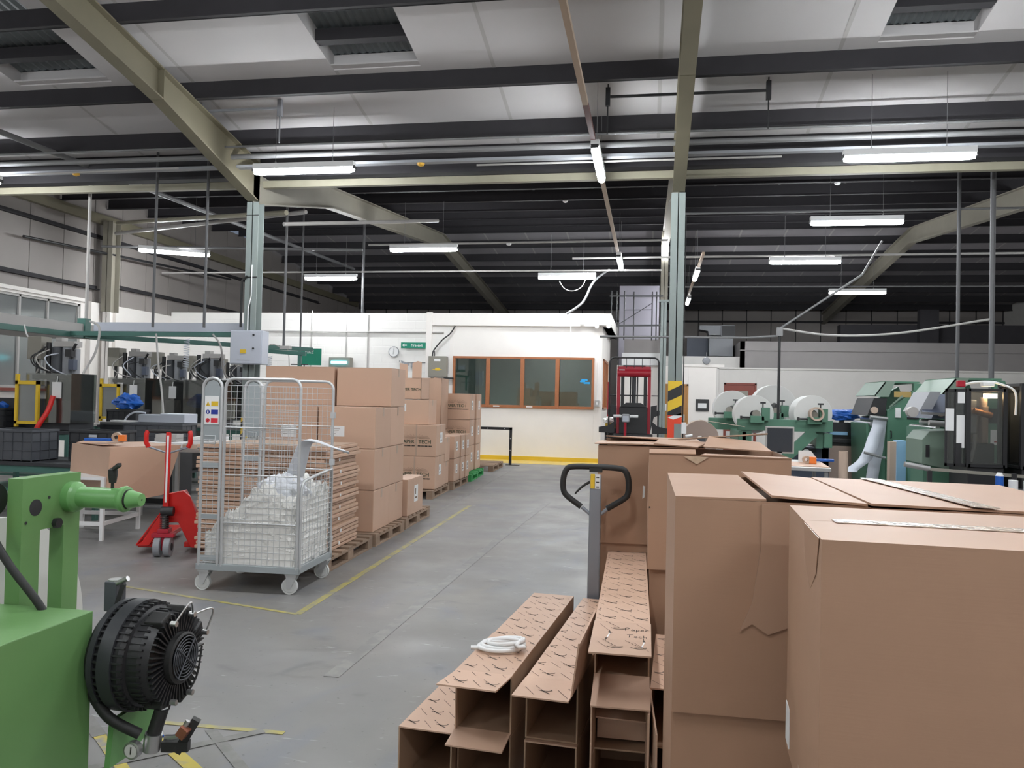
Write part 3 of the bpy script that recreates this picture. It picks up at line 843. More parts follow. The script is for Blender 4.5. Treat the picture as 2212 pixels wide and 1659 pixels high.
drop(-7.2, 12.0, 2.6, 5.2, .022, 'dpole', 'pale drop pole holding the long white tray beside the skewed lamp')
drop(-6.53, 13.5, 2.35, 5.4, .022, 'dpole', 'grey drop pole just right of the column holding the small green bracket')
drop(-7.36, 16.0, 2.1, 5.6, .018, 'dpole', 'thin grey drop pole in front of the brick wall')
drop(-7.42, 19.8, 3.7, 5.8, .035, 'dpole', 'thick grey drop pole ending at the top of the brick wall')
drop(-10.2, 10.2, 2.6, 5.4, .03, 'conduit', 'white drop pole at the left edge of the picture')
# wall conduits on the brick wall
for i, (px, z0, z1) in enumerate(((-8.02, 0.3, 3.78), (-7.05, .3, 3.7), (-6.45, .3, 3.68))):
    bar('wall_conduit', (px - .9 + .0, 20.08, z0), (px - .9, 20.08, z1), .016, 'conduit_w',
        ('left', 'middle', 'right')[i] + ' of three vertical conduits on the white brick wall', 'conduit')
bar('wall_conduit', (-10.6, 20.06, 3.22), (-5.3, 20.06, 3.22), .022, 'conduit_w', 'horizontal conduit along the white brick wall', 'conduit')
bar('wall_conduit', (-5.3, 20.06, 2.45), (-6.4, 20.06, 2.42), .012, 'conduit', 'short horizontal conduit left of the grey switch box', 'conduit')
bar('wall_conduit', (-2.0, 20.0, 2.62), (-2.0, 20.0, 3.62), .014, 'white', 'thin white conduit running down to the office window', 'conduit')
# wall equipment
r = empty('wall_clock', (-6.62, 20.06, 2.71), 0, 'round white clock on the brick wall', 'clock')
MB().lathe([(0, 0), (.14, 0), (.14, -.03), (.125, -.04)], (0, 0, 0), 'Y', 28).build('clock_rim', 'grey', r)
MB().lathe([(.125, -.035), (0, -.035)], (0, 0, 0), 'Y', 28).build('dial', 'paper', r)
MB().beam((0, -.04, 0), (.01, -.04, .10), .008, .004).build('minute_hand', 'black', r)
MB().beam((0, -.04, 0), (-.01, -.04, -.07), .010, .004).build('hour_hand', 'black', r)
r = empty('exit_sign', (-6.02, 20.02, 2.88), 0, 'green fire exit sign with an arrow above the clock', 'sign')
MB().box(-.40, .40, -.01, .02, -.075, .075).build('sign_plate', 'signgreen', r)
text_mesh('lettering', 'Fire exit', .10, RF, (.03, -.012, 0), 'paper', r, sx=.95, bold=.002)
MB().prism([(-.37, 0), (-.31, .045), (-.31, .015), (-.24, .015), (-.24, -.015), (-.31, -.015), (-.31, -.045)], -.014, -.012, 'Y').build('arrow', 'paper', r)
MB().box(.29, .395, -.014, -.012, -.068, .068, 0).box(.37, .39, -.016, -.014, -.06, .06, 1).prism([(.31, -.05), (.335, -.05), (.35, -.01), (.345, .035), (.33, .035), (.33, 0)], -.016, -.014, 'Y', 1).build('running_figure', ['paper', 'ink'], r)
r = empty('switch_box', (-5.40, 20.0, 2.07), 0, 'grey metal switch box with a yellow label left of the office window', 'electrical box')
MB().box(-.24, .24, -.12, .05, 0, .53).build('box_body', 'eboxgrey', r, .006)
MB().box(-.08, .08, -.124, -.12, .40, .46).build('white_plate', 'paper', r)
MB().prism([(-.05, .16), (.07, .16), (.07, .23), (-.05, .23)], -.124, -.12, 'Y').box(-.12, .12, -.123, -.12, .18, .195).build('warning_label', 'yellow', r)
MB().tube(smooth_path([(-.15, -.05, .53), (-.12, -.05, .68), (.1, -.05, .95), (.3, -.02, 1.12), (.42, 0, 1.32)], 6), .018, 8).tube([(-.1, -.05, .53), (-.1, -.05, .66)], .012, 6).build('supply_cable', 'rubber', r)
MB().box(.16, .40, -.06, .04, -.05, -.01).build('foot_bracket', 'black', r)
r = empty('alarm_camera', (-6.25, 20.05, 2.45), 0, 'small grey wall-mounted sensor arm beside the clock', 'camera')
MB().box(.12, .33, -.06, .0, -.14, -.04).build('control_panel', 'grey', r)
MB().beam((-.12, -.15, 0), (.08, -.08, -.08), .05, .05).lathe([(.03, 0), (.03, -.05)], (-.14, -.12, 0), 'Y', 10).build('arm', 'grey', r)
r = empty('insect_killer', (-8.05, 20.04, 2.36), 0, 'grey insect killer with a lit cyan tube on the brick wall', 'insect killer')
MB().box(-.30, .30, -.14, .04, -.1, .18).build('housing', 'eboxgrey', r, .01)
MB().tube([(-.22, -.155, .04), (.20, -.155, .04)], .035, 10).build('tube_lamp', 'cyan', r)
r = empty('light_switch', (-1.31, 20.04, 1.40), 0, 'metal switch beside the right end of the office window', 'switch')
MB().box(-.05, .05, -.03, .06, 0, .16).build('switch_plate', 'steel', r, .004)
MB().box(-.02, .02, -.04, -.03, .05, .11).build('rocker', 'white', r)
bar('wall_conduit', (-1.31, 20.07, 1.56), (-1.31, 20.07, 2.5), .010, 'white', 'thin white conduit above the metal switch', 'conduit')
r = empty('floodlight', (-1.22, 19.98, 3.42), 0, 'white emergency twin floodlight on the office corner', 'floodlight')
MB().box(-.18, .24, -.10, .04, .0, .05).build('housing', 'white', r)
for x in (-.12, .17): MB().lathe([(0, -.16), (.055, -.15), (.05, -.09), (.03, -.08)], (x, 0, -.03), 'Y', 14).build('lamp_head', 'paper', r)
r = empty('junction_box', (-1.72, 19.98, 3.44), 0, 'small white junction box on the office parapet', 'box')
MB().box(-.05, .05, -.06, .04, .0, .16).build('box_body', 'white', r)
MB().tube(smooth_path([(0, -.02, .16), (.05, -.03, .26), (.15, -.03, .22)], 4), .008, 6).build('cable', 'grey', r)
tag(MB().tube(smooth_path([(-2.1, 19.9, 3.7), (-1.7, 19.9, 4.0), (-1.45, 19.9, 4.5), (-1.1, 20.5, 4.9)], 6), .03, 8).build('flexible_duct', 'conduit'), 'pale curved cable duct rising from the office corner to the roof', 'duct')
tag(MB().tube(smooth_path([(-2.25, 19.45, 4.45), (-2.12, 19.5, 4.27), (-1.9, 19.5, 4.22), (-1.68, 19.5, 4.35), (-1.55, 19.4, 4.68)], 6), .01, 6).build('loose_wire', 'conduit_w'), 'loose pale wires dangling below the lamp over the office', 'wire')
r = empty('framed_notice', (1.31, 23.94, 1.32), 0, 'black framed notice on the cream wall left of the paper rolls', 'frame')
MB().box(0, .37, 0, .05, 0, .34).build('frame', 'black', r)
MB().box(.06, .30, -.005, 0, .08, .22).build('notice', 'paper', r)
r = empty('round_gauge', (1.58, 23.9, 2.78), 0, 'small round grey alarm bell hanging above the cream wall', 'bell')
MB().lathe([(0, -.05), (.09, -.04), (.11, 0), (.11, .04)], (0, 0, 0), 'Y', 20).build('bell_dome', 'grey', r)
MB().cyl((0, .03, .1), (0, .03, .25), .008, 6).build('hanger', 'conduit', r)
# white lintel board and grey housing over the stacker opening, with steel struts above
tag(MB().box(-.86, .32, 23.85, 23.97, 2.62, 2.98).build('lintel_board', 'paper'), 'bright white board above the stacker', 'board')
tag(MB().box(-.80, .30, 24.0, 24.8, 2.63, 3.40).build('sheeted_duct', 'greywall'), 'grey sheeted duct above the white board over the stacker', 'duct')
r = empty('gantry_frame', (-1.0, 23.0, 2.6), 0, 'thin dark steel gantry frame between the office and the ridge post', 'frame')
mb = MB()
for x in (-.15, .0, .22, .48, 1.0, 1.12): mb.cyl((x, .2 * (x > .3), .7), (x, .2 * (x > .3), 2.1), .018, 6)
mb.beam((-.2, 0, 1.95), (1.3, 0, 1.95), .03, .04).beam((-.1, 0, 1.1), (1.25, 0, 1.12), .04, .05).beam((0, 0, 1.1), (1.0, 0, 1.75), .02, .02).beam((.05, 0, .1), (.05, 0, 1.1), .03, .03).beam((.2, 0, 1.55), (1.0, 0, 1.56), .02, .02)
mb.build('frame_bars', 'black', r)
tag(MB().box(-1.05, .22, 26.2, 26.3, 0, 5.3).build('tarpaulin_sheet', mat('pale_mauve_sheet', (0.42, 0.40, 0.46), .7)), 'pale mauve sheeted panel behind the steel gantry above the stacker', 'panel')
# big ducting far right back
r = empty('air_duct', (2.2, 30, 3.25), 0, 'large dark air duct with an elbow behind the right column', 'duct')
MB().box(-.15, .68, -.4, .4, 0, .75).box(.25, .73, -.5, .4, .7, 1.1).prism([(-.5, 1.1), (.25, 1.1), (.25, .7), (-.15, .7), (-.2, .9), (-.5, .95)], -.4, .4, 'Y').build('duct_elbow', 'grey', r)
MB().box(.27, .72, -.52, -.5, .72, 1.08).build('duct_mouth', 'black', r)
MB().box(-.9, .72, .41, .5, 0, .7).build('backing', 'navy', r)
# pipes and poles at the right
def pole(x, y, z0, z1, r_, m, label): return drop(x, y, z0, z1, r_, m, label)
r = empty('air_pipe', (2.04, 13.5, 0), 0, 'dark vertical air pipe with a T joint dropping behind the paper rolls', 'pipe')
MB().cyl((0, 0, 1.3), (0, 0, 2.8), .022, 10).build('drop_pipe', 'black', r)
MB().box(-.045, .045, -.045, .045, 2.66, 2.80).build('tee_joint', 'conduit', r)
MB().tube([(-2.9, 0, 2.63), (-.5, 0, 2.63), (-.04, 0, 2.66)], .018, 8).build('left_branch', 'conduit', r)
MB().tube(smooth_path([(.04, 0, 2.78), (.8, 0, 2.68), (1.8, 0, 2.72), (3.14, 0, 2.95)], 8), .018, 8).build('curved_branch', 'conduit_w', r)
MB().tube([(0, 0, 2.78), (1.25, 0, 3.65), (1.7, .6, 4.3)], .018, 8).build('sloping_branch', 'conduit', r)
pole(5.2, 13.5, 1.6, 5.3, .04, 'dpole', 'thick grey vertical pole above the glazed enclosure')
pole(5.06, 14.5, 1.6, 3.4, .03, 'dpole', 'grey pole ending above the second press')
tag(MB().box(6.5, 13.9, 29.5, 30.0, 3.7, 4.4).box(9, 9.6, 29.2, 29.5, 3.7, 4.9).build('store_clutter', 'purlin'), 'dark plant stored on top of the grey block wall', 'plant')
# amber detectors
def detector(x, y, z, m, label):
    o = MB().lathe([(0, -.05), (.05, -.03), (.06, 0)], (0, 0, 0), 'Z', 14).build('smoke_detector', m); o.location = (x, y, z)
    tag(o, label, 'detector')
    return o
detector(-3.42, 11.4, 5.01, 'bulb', 'amber detector above the cream tie beam in the middle')
detector(-9.15, 11.4, 5.01, 'bulb', 'amber detector above the cream tie beam at left')
detector(-1.92, 17.4, zt2(17.4), 'white', 'white detector left of the aisle lamps')
detector(3.4, 15.85, zt2(15.85), 'white', 'white detector above the second right-hand lamp')
detector(-3.1, 17.1, 4.925, 'white', 'white detector on the trunking right of the middle lamp')

# ================================================================ cardboard boxes
def carton(x0, x1, y0, y1, z0, z1, label, rz=0.0, group=None, cat='box', m='card', tape=True, stick=(), word=None, name='cardboard_box', seam=True, front_tape=False):
    """closed carton whose front left bottom corner is at (x0, y0, z0), turned by rz degrees about it"""
    w, d, h = x1 - x0, y1 - y0, z1 - z0
    r = empty(name, (x0, y0, z0), math.radians(rz), label, cat, group)
    mb = MB()
    b = min(.012, h * .03)
    # slightly bulged carton: top flaps as two leaves meeting at the middle
    mb.box(0, w, 0, d, 0, h - .006)
    mb.build('carton_body', m, r, .006)
    top = MB()
    top.box(.002, w - .002, .002, d / 2 - .003, h - .006, h)
    top.build('top_flap', m, r, .002)
    MB().box(.002, w - .002, d / 2 + .003, d - .002, h - .006, h).build('top_flap', m, r, .002)
    if seam:
        MB().box(w - .04, w - .035, -.0015, 0, .01, h - .01).box(.0, .0 + .004, -.0015, 0, 0, h).build('fold_crease', 'card_in', r) if False else None
    if tape:
        t = MB().box(-.001, w + .001, d / 2 - .025, d / 2 + .025, h - .0005, h + .001)
        t.box(w, w + .0015, d / 2 - .025, d / 2 + .025, h * .78, h + .001)
        t.build('parcel_tape', 'tape', r)
    if front_tape:
        MB().box(w * .5 - .025, w * .5 + .025, -.0015, 0, h * .75, h).build('parcel_tape', 'tape', r)
    for s in stick:
        face, u, v, sw, sh = s[:5]
        if face == 'F':
            q = MB().box(u, u + sw, -.003, -.0005, v, v + sh, 0)
            for i in range(4): q.box(u + sw * .15, u + sw * (.4 + .1 * i), -.0035, -.003, v + sh * (.25 + .15 * i), v + sh * (.25 + .15 * i) + .004, 1)
        else:
            q = MB().box(w + .0005, w + .003, u, u + sw, v, v + sh, 0)
            q.box(w + .003, w + .0035, u + sw * .2, u + sw * .8, v + sh * .2, v + sh * .3, 1).box(w + .003, w + .0035, u + sw * .2, u + sw * .45, v + sh * .45, v + sh * .8, 1)
        q.build('shipping_label', ['paper', 'inkf'], r)
    if word:
        paper_tech(r, w, h, word)
    return r

def paper_tech(r, w, h, spec):
    """printed name, crown-like motif and underline on the front; spec = (centre x, centre z, scale, gap)"""
    cx, cz, s, gap = spec
    if gap:
        text_mesh('printed_name', 'PAPER', .088 * s, RF, (cx - .155 * s, -.0016, cz), 'inkg', r, bold=.0016)
        text_mesh('printed_name', 'TECH', .088 * s, RF, (cx + .15 * s, -.0016, cz), 'inkg', r, bold=.0016)
        MB().box(cx - .012 * s, cx + .012 * s, -.0022, -.0005, 0.0, h).build('parcel_tape', 'tape', r)
    else:
        text_mesh('printed_name', 'PAPER TECH', .080 * s, RF, (cx, -.0016, cz), 'inkg', r, bold=.0016)
    u = MB()
    for i in range(22):
        x = cx - .27 * s + i * .0248 * s
        if gap and abs(x + .01 - cx) < .03: continue
        u.box(x, x + .020 * s, -.0018, -.0005, cz - .078 * s, cz - .058 * s)
    u.build('printed_strapline', 'ink', r)
    v = MB()
    for i in range(13):
        a = math.radians(14 * i + 6)
        x1 = cx + .05 * s * math.cos(a); z1 = cz + .055 * s + .02 * s * math.sin(a)
        x2 = cx + .24 * s * math.cos(a); z2 = cz + .055 * s + .075 * s * math.sin(a)
        v.beam((x1, -.001, z1), (x2, -.001, z2), .0015, .0028 * s)
    v.build('printed_emblem', 'inkf', r)

def pallet(x0, y0, w, d, rz, label, m='pallet', h=.13, group=None):
    """wooden pallet, boards across X on three bearers per side"""
    r = empty('wooden_pallet' if m == 'pallet' else 'wooden_pallet', (x0, y0, 0), math.radians(rz), label, 'pallet', group)
    n = 7
    for i in range(n):
        y = i * (d - .1) / (n - 1)
        MB().box(0, w, y, y + .1, h - .02, h).build('deck_board', m, r, .002)
    for x in (0, w / 2 - .05, w - .1):
        MB().box(x, x + .1, 0, d, h - .038, h - .02).build('stringer_board', m, r, .002)
        for y in (0, d / 2 - .07, d - .14):
            MB().box(x, x + .1, y, y + .14, .018, h - .038).build('block', m, r, .002)
        MB().box(x, x + .1, 0, d, 0, .018).build('bottom_board', m, r, .002)
    return r

# pallets down the aisle (right edges at about x = -2.75)
pallet(-3.90, 6.53, 1.17, 1.27, 1.5, 'wooden pallet under the stack of flattened cartons behind the cage')
pallet(-3.92, 7.88, 1.17, 1.0, .5, 'wooden pallet under the tall plain carton stack')
pallet(-3.86, 8.98, 1.08, 1.14, 1.5, 'mostly empty wooden pallet holding one small labelled carton')
pallet(-4.25, 11.72, 1.03, 1.25, 2.5, 'wooden pallet under the cartons printed with the split green-black name')
pallet(-4.28, 13.02, 1.06, 1.30, 2, 'wooden pallet under the rows of small labelled cartons')
pallet(-4.35, 14.42, 1.12, 1.5, 3.2, 'bright green pallet under the tall block of labelled cartons', 'pallet_g')
pallet(-4.15, 16.62, .9, 1.3, 1, 'empty wooden pallet at the far end of the row beside the black guard rail')

# flattened cartons (each sheet bundle is one thing)
Z = .132
nfl = 26
for i in range(nfl):
    t = .0365
    dx = random.uniform(-.02, .02); dy = random.uniform(-.02, .02)
    r = empty('flattened_carton_bundle', (-4.05 + dx, 6.72 + dy, Z), math.radians(random.uniform(-.8, .8) + 2),
              ('topmost' if i == nfl - 1 else 'lowest' if i == 0 else 'layer %d from the bottom' % (i + 1)) + ' of the flattened brown carton stack', 'carton bundle', 'flattened cartons on the first pallet')
    MB().box(0, 1.24 - random.uniform(0, .03), 0, .86, 0.001, t - .008).build('carton_sheet', 'card', r, .003)
    MB().box(.025, 1.215, .02, .84, t - .009, t - .001).build('carton_sheet', 'card_in', r)
    if i % 3 == 1: MB().box(1.242, 1.244, .30, .33, .0, t - .008).build('paper_strap', 'paper', r)
    Z += t

# tall plain stack on the second pallet
hs = [.132, .565, .995, 1.43, 1.865]
g = 'plain cartons stacked on the second pallet'
def pos(k): return ('bottom', 'second', 'third', 'top')[k]
for k in range(3):
    st = [('F', .14, .12, .15, .11)] if k == 2 else []
    carton(-3.44, -2.815, 7.965, 8.50, hs[k], hs[k + 1] - .004, pos(k) + ' carton at the near right of the tall plain stack', 1.2, g, stick=st)
for k in range(4):
    carton(-3.47, -2.835, 8.52, 9.06, hs[k], hs[k + 1] - .004, pos(k) + ' layer plain carton at the far right corner of the tall stack', 1.2, g)
for k in range(3):
    carton(-4.10, -3.455, 7.955, 8.49, hs[k], hs[k + 1] - .004, pos(k) + ' carton at the near left of the tall plain stack, through the cage', 1.2, g, stick=[('F', .25, .1, .17, .12)] if k == 2 else [])
carton(-4.32, -3.50, 8.50, 9.05, hs[3], hs[4] - .002, 'top layer plain carton at the left of the tall stack, above the cage', 1.2, g)
for k in range(3):
    carton(-4.13, -3.49, 8.51, 9.05, hs[k], hs[k + 1] - .004, pos(k) + ' layer plain carton at the far left of the tall stack', 1.2, g)
carton(-3.02, -2.80, 9.12, 9.80, .132, .565, 'small plain carton with a white label alone on its pallet', 1.0, stick=[('R', .28, .14, .16, .20)], tape=False)

# PAPER TECH cartons
g = 'printed cartons on the fourth pallet'
carton(-3.92, -3.235, 11.90, 12.56, .132, .632, 'lower front carton printed with the split name, on the pallet', 2.5, g, word=(.36, .22, .9, True), stick=[('R', .26, .20, .17, .16)])
carton(-3.90, -3.225, 11.90, 12.56, .634, 1.115, 'upper front carton printed with the split name, above the other printed one', 2.5, g, word=(.36, .22, .9, True), stick=[('R', .26, .20, .17, .16)])
carton(-4.25, -3.38, 11.98, 12.5, 1.118, 1.50, 'plain carton with a small label on top of the two printed cartons', 2.0, stick=[('F', .42, .20, .09, .12)])
g = 'narrow plain cartons behind the printed pair'
carton(-3.72, -3.285, 12.62, 13.0, .132, .50, 'lower narrow plain carton between printed and small labelled cartons', 2, g)
carton(-3.74, -3.27, 12.62, 13.0, .502, .895, 'upper narrow plain carton between printed and small labelled cartons', 2, g)
g = 'small labelled cartons on the fifth pallet'
for k in range(2):
    z0 = .132 + .385 * k
    for j, y in enumerate((13.12, 13.62, 13.98)):
        dd = (.48, .34, .34)[j]
        carton(-3.55, -3.235, y, y + dd, z0, z0 + .38, ('lower ' if k == 0 else 'upper ') + ('nearest', 'middle', 'farthest')[j] + ' small carton with a white label on the fifth pallet', 2, g, stick=[('R', dd * .30, .13, .14, .15)], tape=False)
carton(-4.2, -3.60, 13.45, 14.3, .132, .90, 'broad plain carton behind the small labelled cartons', 2)
g = 'labelled cartons on the green pallet'
for k in range(3):
    z0 = .132 + .50 * k
    for j, y in enumerate((14.95, 15.55)):
        carton(-3.98, -3.40, y, y + .58, z0, z0 + .495, ('bottom', 'middle', 'top')[k] + (' near' if j == 0 else ' far') + ' carton of the tall block on the green pallet', 3, g,
               word=(.30, .26, .92, False) if j == 0 else None, stick=[('R', .2, .18, .17, .18)])
# open cartons with raised flaps at the back
def open_carton(x0, x1, y0, y1, z0, z1, label, flaps, word=False, rz=0):
    w, d, h = x1 - x0, y1 - y0, z1 - z0
    r = empty('open_cardboard_box', (x0, y0, z0), math.radians(rz), label, 'box')
    t = .006
    MB().box(0, w, 0, t, 0, h).box(0, w, d - t, d, 0, h).box(0, t, 0, d, 0, h).box(w - t, w, 0, d, 0, h).box(0, w, 0, d, 0, t).build('carton_body', 'card', r)
    for f in flaps:
        MB().slab(f, t).build('raised_flap', 'card', r)
    if word:
        text_mesh('printed_name', 'PAPER TECH', .07, RF, (w * .62, -.002, h * .45), 'inkg', r, bold=.0016)
    return r
open_carton(-4.28, -3.77, 12.9, 13.4, 1.505, 1.86, 'open carton with tall raised flaps on top of the printed cartons',
            [[(.35, 0, .35), (.51, 0, .35), (.51, 0, .62), (.44, 0, .64), (.35, 0, .60)], [(-.02, .45, .34), (.12, .48, .34), (.12, .49, .60), (-.02, .46, .62)]], True)
carton(-4.3, -3.76, 12.9, 13.4, .92, 1.50, 'plain carton supporting the open carton behind the printed ones', 0)
carton(-4.3, -3.76, 12.9, 13.1, .135, .915, 'lower plain carton supporting the stack behind the printed ones', 0)
open_carton(-4.20, -3.80, 14.33, 14.85, .95, 1.90, 'tall open carton with rounded flap against the wood-framed window side',
            [[(.26, -.004, .45), (.40, -.004, .45), (.40, -.004, .88), (.36, -.004, .94), (.26, -.004, .97)]], False)
carton(-4.20, -3.80, 14.33, 14.88, .132, .948, 'plain carton under the tall open carton', 0)
tag(MB().box(-4.13, -4.04, 14.0 - .42, 13.64, .905, 2.03).build('white_board_offcut', 'paper'), 'white board standing upright between the open cartons', 'board')

# guard rail at the end of the row
r = empty('guard_rail', (-3.20, 18.45, 0), 0, 'black L-shaped guard rail with white studs by the office wall', 'rail')
MB().box(-.03, .03, -.03, .03, 0, .88).box(-.82, .03, -.03, .03, .82, .88).build('rail_bars', 'black', r, .003)
MB().box(-.10, .22, -.06, .06, 0, .012).build('foot_plate', 'black', r)
for x, z in ((-.15, .85), (-.55, .85), (0, .62), (0, .35)):
    MB().cyl((x, -.03, z), (x, -.036, z), .010, 8).build('white_stud', 'paper', r)

# ================================================================ roll cage with its load
def cage():
    r = empty('roll_cage', (-3.45, 5.77, 0), math.radians(2), 'galvanised wire roll cage on four white castors, half full of white waste', 'roll cage')
    W, D, H, z0 = .80, .70, 1.66, .20
    wheels = ((.04, .04), (W - .05, .05), (.05, D - .05), (W - .02, D - .06))
    for i, (x, y) in enumerate(wheels):
        c = MB().box(x - .045, x + .045, y - .045, y + .045, z0 - .05, z0 - .035)
        c.prism([(x - .045, z0 - .05), (x + .045, z0 - .05), (x - .005, .05), (x - .035, .05)], y - .028, y - .022, 'Y')
        c.prism([(x - .045, z0 - .05), (x + .045, z0 - .05), (x - .005, .05), (x - .035, .05)], y + .022, y + .028, 'Y')
        cc = c.build('castor_fork', 'zinc', r)
        MB().lathe([(.0, -.016), (.045, -.016), (.052, -.012), (.0625, -.014), (.0625, .014), (.052, .012), (.045, .016), (0, .016)], (x - .02, y, .0625), 'Y', 28).lathe([(0, -.024), (.016, -.024), (.016, .024), (0, .024)], (x - .02, y, .0625), 'Y', 12).build('castor_wheel', mat('white_nylon_%d' % i, (.62, .63, .62), .45), cc)
    b = MB().box(-.02, W + .02, -.01, .02, z0 - .035, z0 + .015).box(-.02, W + .02, D - .02, D + .01, z0 - .035, z0 + .015)
    b.box(-.02, .02, 0, D, z0 - .035, z0 + .015).box(W - .02, W + .02, 0, D, z0 - .035, z0 + .015).box(0, W, 0, D, z0 - .005, z0)
    b.build('base_frame', 'zincp', r, .003)
    def frame(path, rad, name='panel_frame', m='zinc'):
        return MB().tube(path, rad, 10, closed=False).build(name, m, r)
    def upath(xa, xb, y, za, zb, rr=.06):
        p = [(xa, y, za), (xa, y, zb - rr)]
        p += [(xa + rr - rr * math.cos(a), y, zb - rr + rr * math.sin(a)) for a in [math.radians(t) for t in (22, 45, 67, 90)]]
        p += [(xb - rr + rr * math.sin(a), y, zb - rr + rr * math.cos(a)) for a in [math.radians(t) for t in (0, 22, 45, 67, 90)]]
        p += [(xb, y, za)]
        return p
    def mesh_panel(xa, xb, y, za, zb, nx, nz, name, extra=()):
        mb = MB()
        for i in range(1, nx):
            x = xa + (xb - xa) * i / nx
            mb.tube([(x, y, za), (x, y, zb)], .0021, 5, caps=False)
        for i in range(nz):
            z = za + (zb - za) * i / (nz - 1)
            mb.tube([(xa, y + .004, z), (xb, y + .004, z)], .0024, 5, caps=False)
        for z in extra: mb.tube([(xa, y - .003, z), (xb, y - .003, z)], .006, 6, caps=False)
        return mb.build(name, 'zinc', r)
    ax = .155    # arch width
    for y, nm in ((0.0, 'front'), (D, 'back')):
        # narrow arch: posts, plate, rungs
        frame(upath(0.0, ax, y, z0, H, ax / 2 - .004), .012, 'end_post')
        MB().prism([(.012, H - .62 + .14), (ax - .012, H - .62 + .14), (ax - .012, H - .08), (ax - .04, H - .03), (ax / 2, H - .015), (.04, H - .03), (.012, H - .08)], y - .003, y + .003, 'Y').build('end_plate', 'zincp', r)
        m2 = MB()
        for i in range(26):
            z = z0 + .03 + i * .037
            if z < H - .5: m2.tube([(0, y, z), (ax, y, z)], .003, 5, caps=False)
        for x in (.05, .10): m2.tube([(x, y + .003, z0), (x, y + .003, H - .48)], .0022, 5, caps=False)
        m2.build('end_mesh', 'zinc', r)
        for z in (.98, .58, .26): MB().box(.0, ax, y - .002, y + .002, z - .02, z + .02).build('end_strip', 'zincp', r)
        MB().tube([(.04, y - .015, H - .51), (.04, y - .03, H - .51), (ax - .03, y - .03, H - .51), (ax - .03, y - .03, H - .45), (.04, y - .03, H - .45), (.04, y - .015, H - .45)], .005, 6).build('end_handle', 'zinc', r)
        # main full height panel
        frame(upath(ax + .03, W, y, z0, H, .07), .012)
        mesh_panel(ax + .03, W, y, z0 + .02, H - .055, 13, 29 if y == 0 else 29, 'wire_panel', (H - .38, H - .75, H - 1.12))
        MB().tube([(ax, y, H - .01), (ax + .06, y, H - .01)], .008, 6).build('top_link', 'zinc', r)
    # signs on the front arch
    s = MB().box(.018, ax - .018, -.007, -.004, H - .36, H - .14, 0)
    for i, c in enumerate((1, 2, 3)):
        z = H - .20 - .065 * i
        s.box(.072, ax - .026, -.008, -.007, z - .018, z + .018, c)
        if i == 0: s.prism([(.028, z - .016), (.062, z - .016), (.045, z + .018)], -.008, -.007, 'Y', 1)
        else: s.lathe([(0, -.001), (.017, -.001), (.017, 0)], (.045, -.007, z), 'Y', 14, c)
    s.prism([(.042, H - .212), (.048, H - .212), (.046, H - .19), (.044, H - .19)], -.009, -.008, 'Y', 4)
    s.beam((.033, -.0085, H - .342), (.057, -.0085, H - .318), .001, .004, 4)
    s.box(.040, .050, -.009, -.008, H - .276, H - .254, 0)
    s.build('safety_sign', ['paper', 'yellow', mat('sign_blue', (.02, .04, .30), .5), mat('sign_red', (.65, .03, .05), .5), 'ink'], r)
    # half height gate on the aisle side
    x = W + .015; hh = .88
    p = [(x, 0.02, z0), (x, .02, hh - .09), (x, .04, hh - .03), (x, .08, hh - .005), (x, .3, hh + .015), (x, .55, hh + .035), (x, D - .03, hh + .04), (x, D - .02, z0)]
    MB().tube(p, .012, 10).build('gate_frame', 'zinc', r)
    mb = MB()
    for i in range(1, 11):
        yy = .02 + (D - .04) * i / 11
        mb.tube([(x, yy, z0), (x, yy, hh + .03 * i / 11 - .005)], .0022, 5, caps=False)
    for i in range(16):
        z = z0 + .02 + i * .042
        mb.tube([(x + .004, .02, z), (x + .004, D - .02, z)], .0024, 5, caps=False)
    mb.build('gate_mesh', 'zinc', r)
    for z in (.3, .95, 1.35): MB().box(W - .015, W + .02, D - .02, D + .02, z, z + .05).build('hinge', 'zinc', r)
    return r
cage()

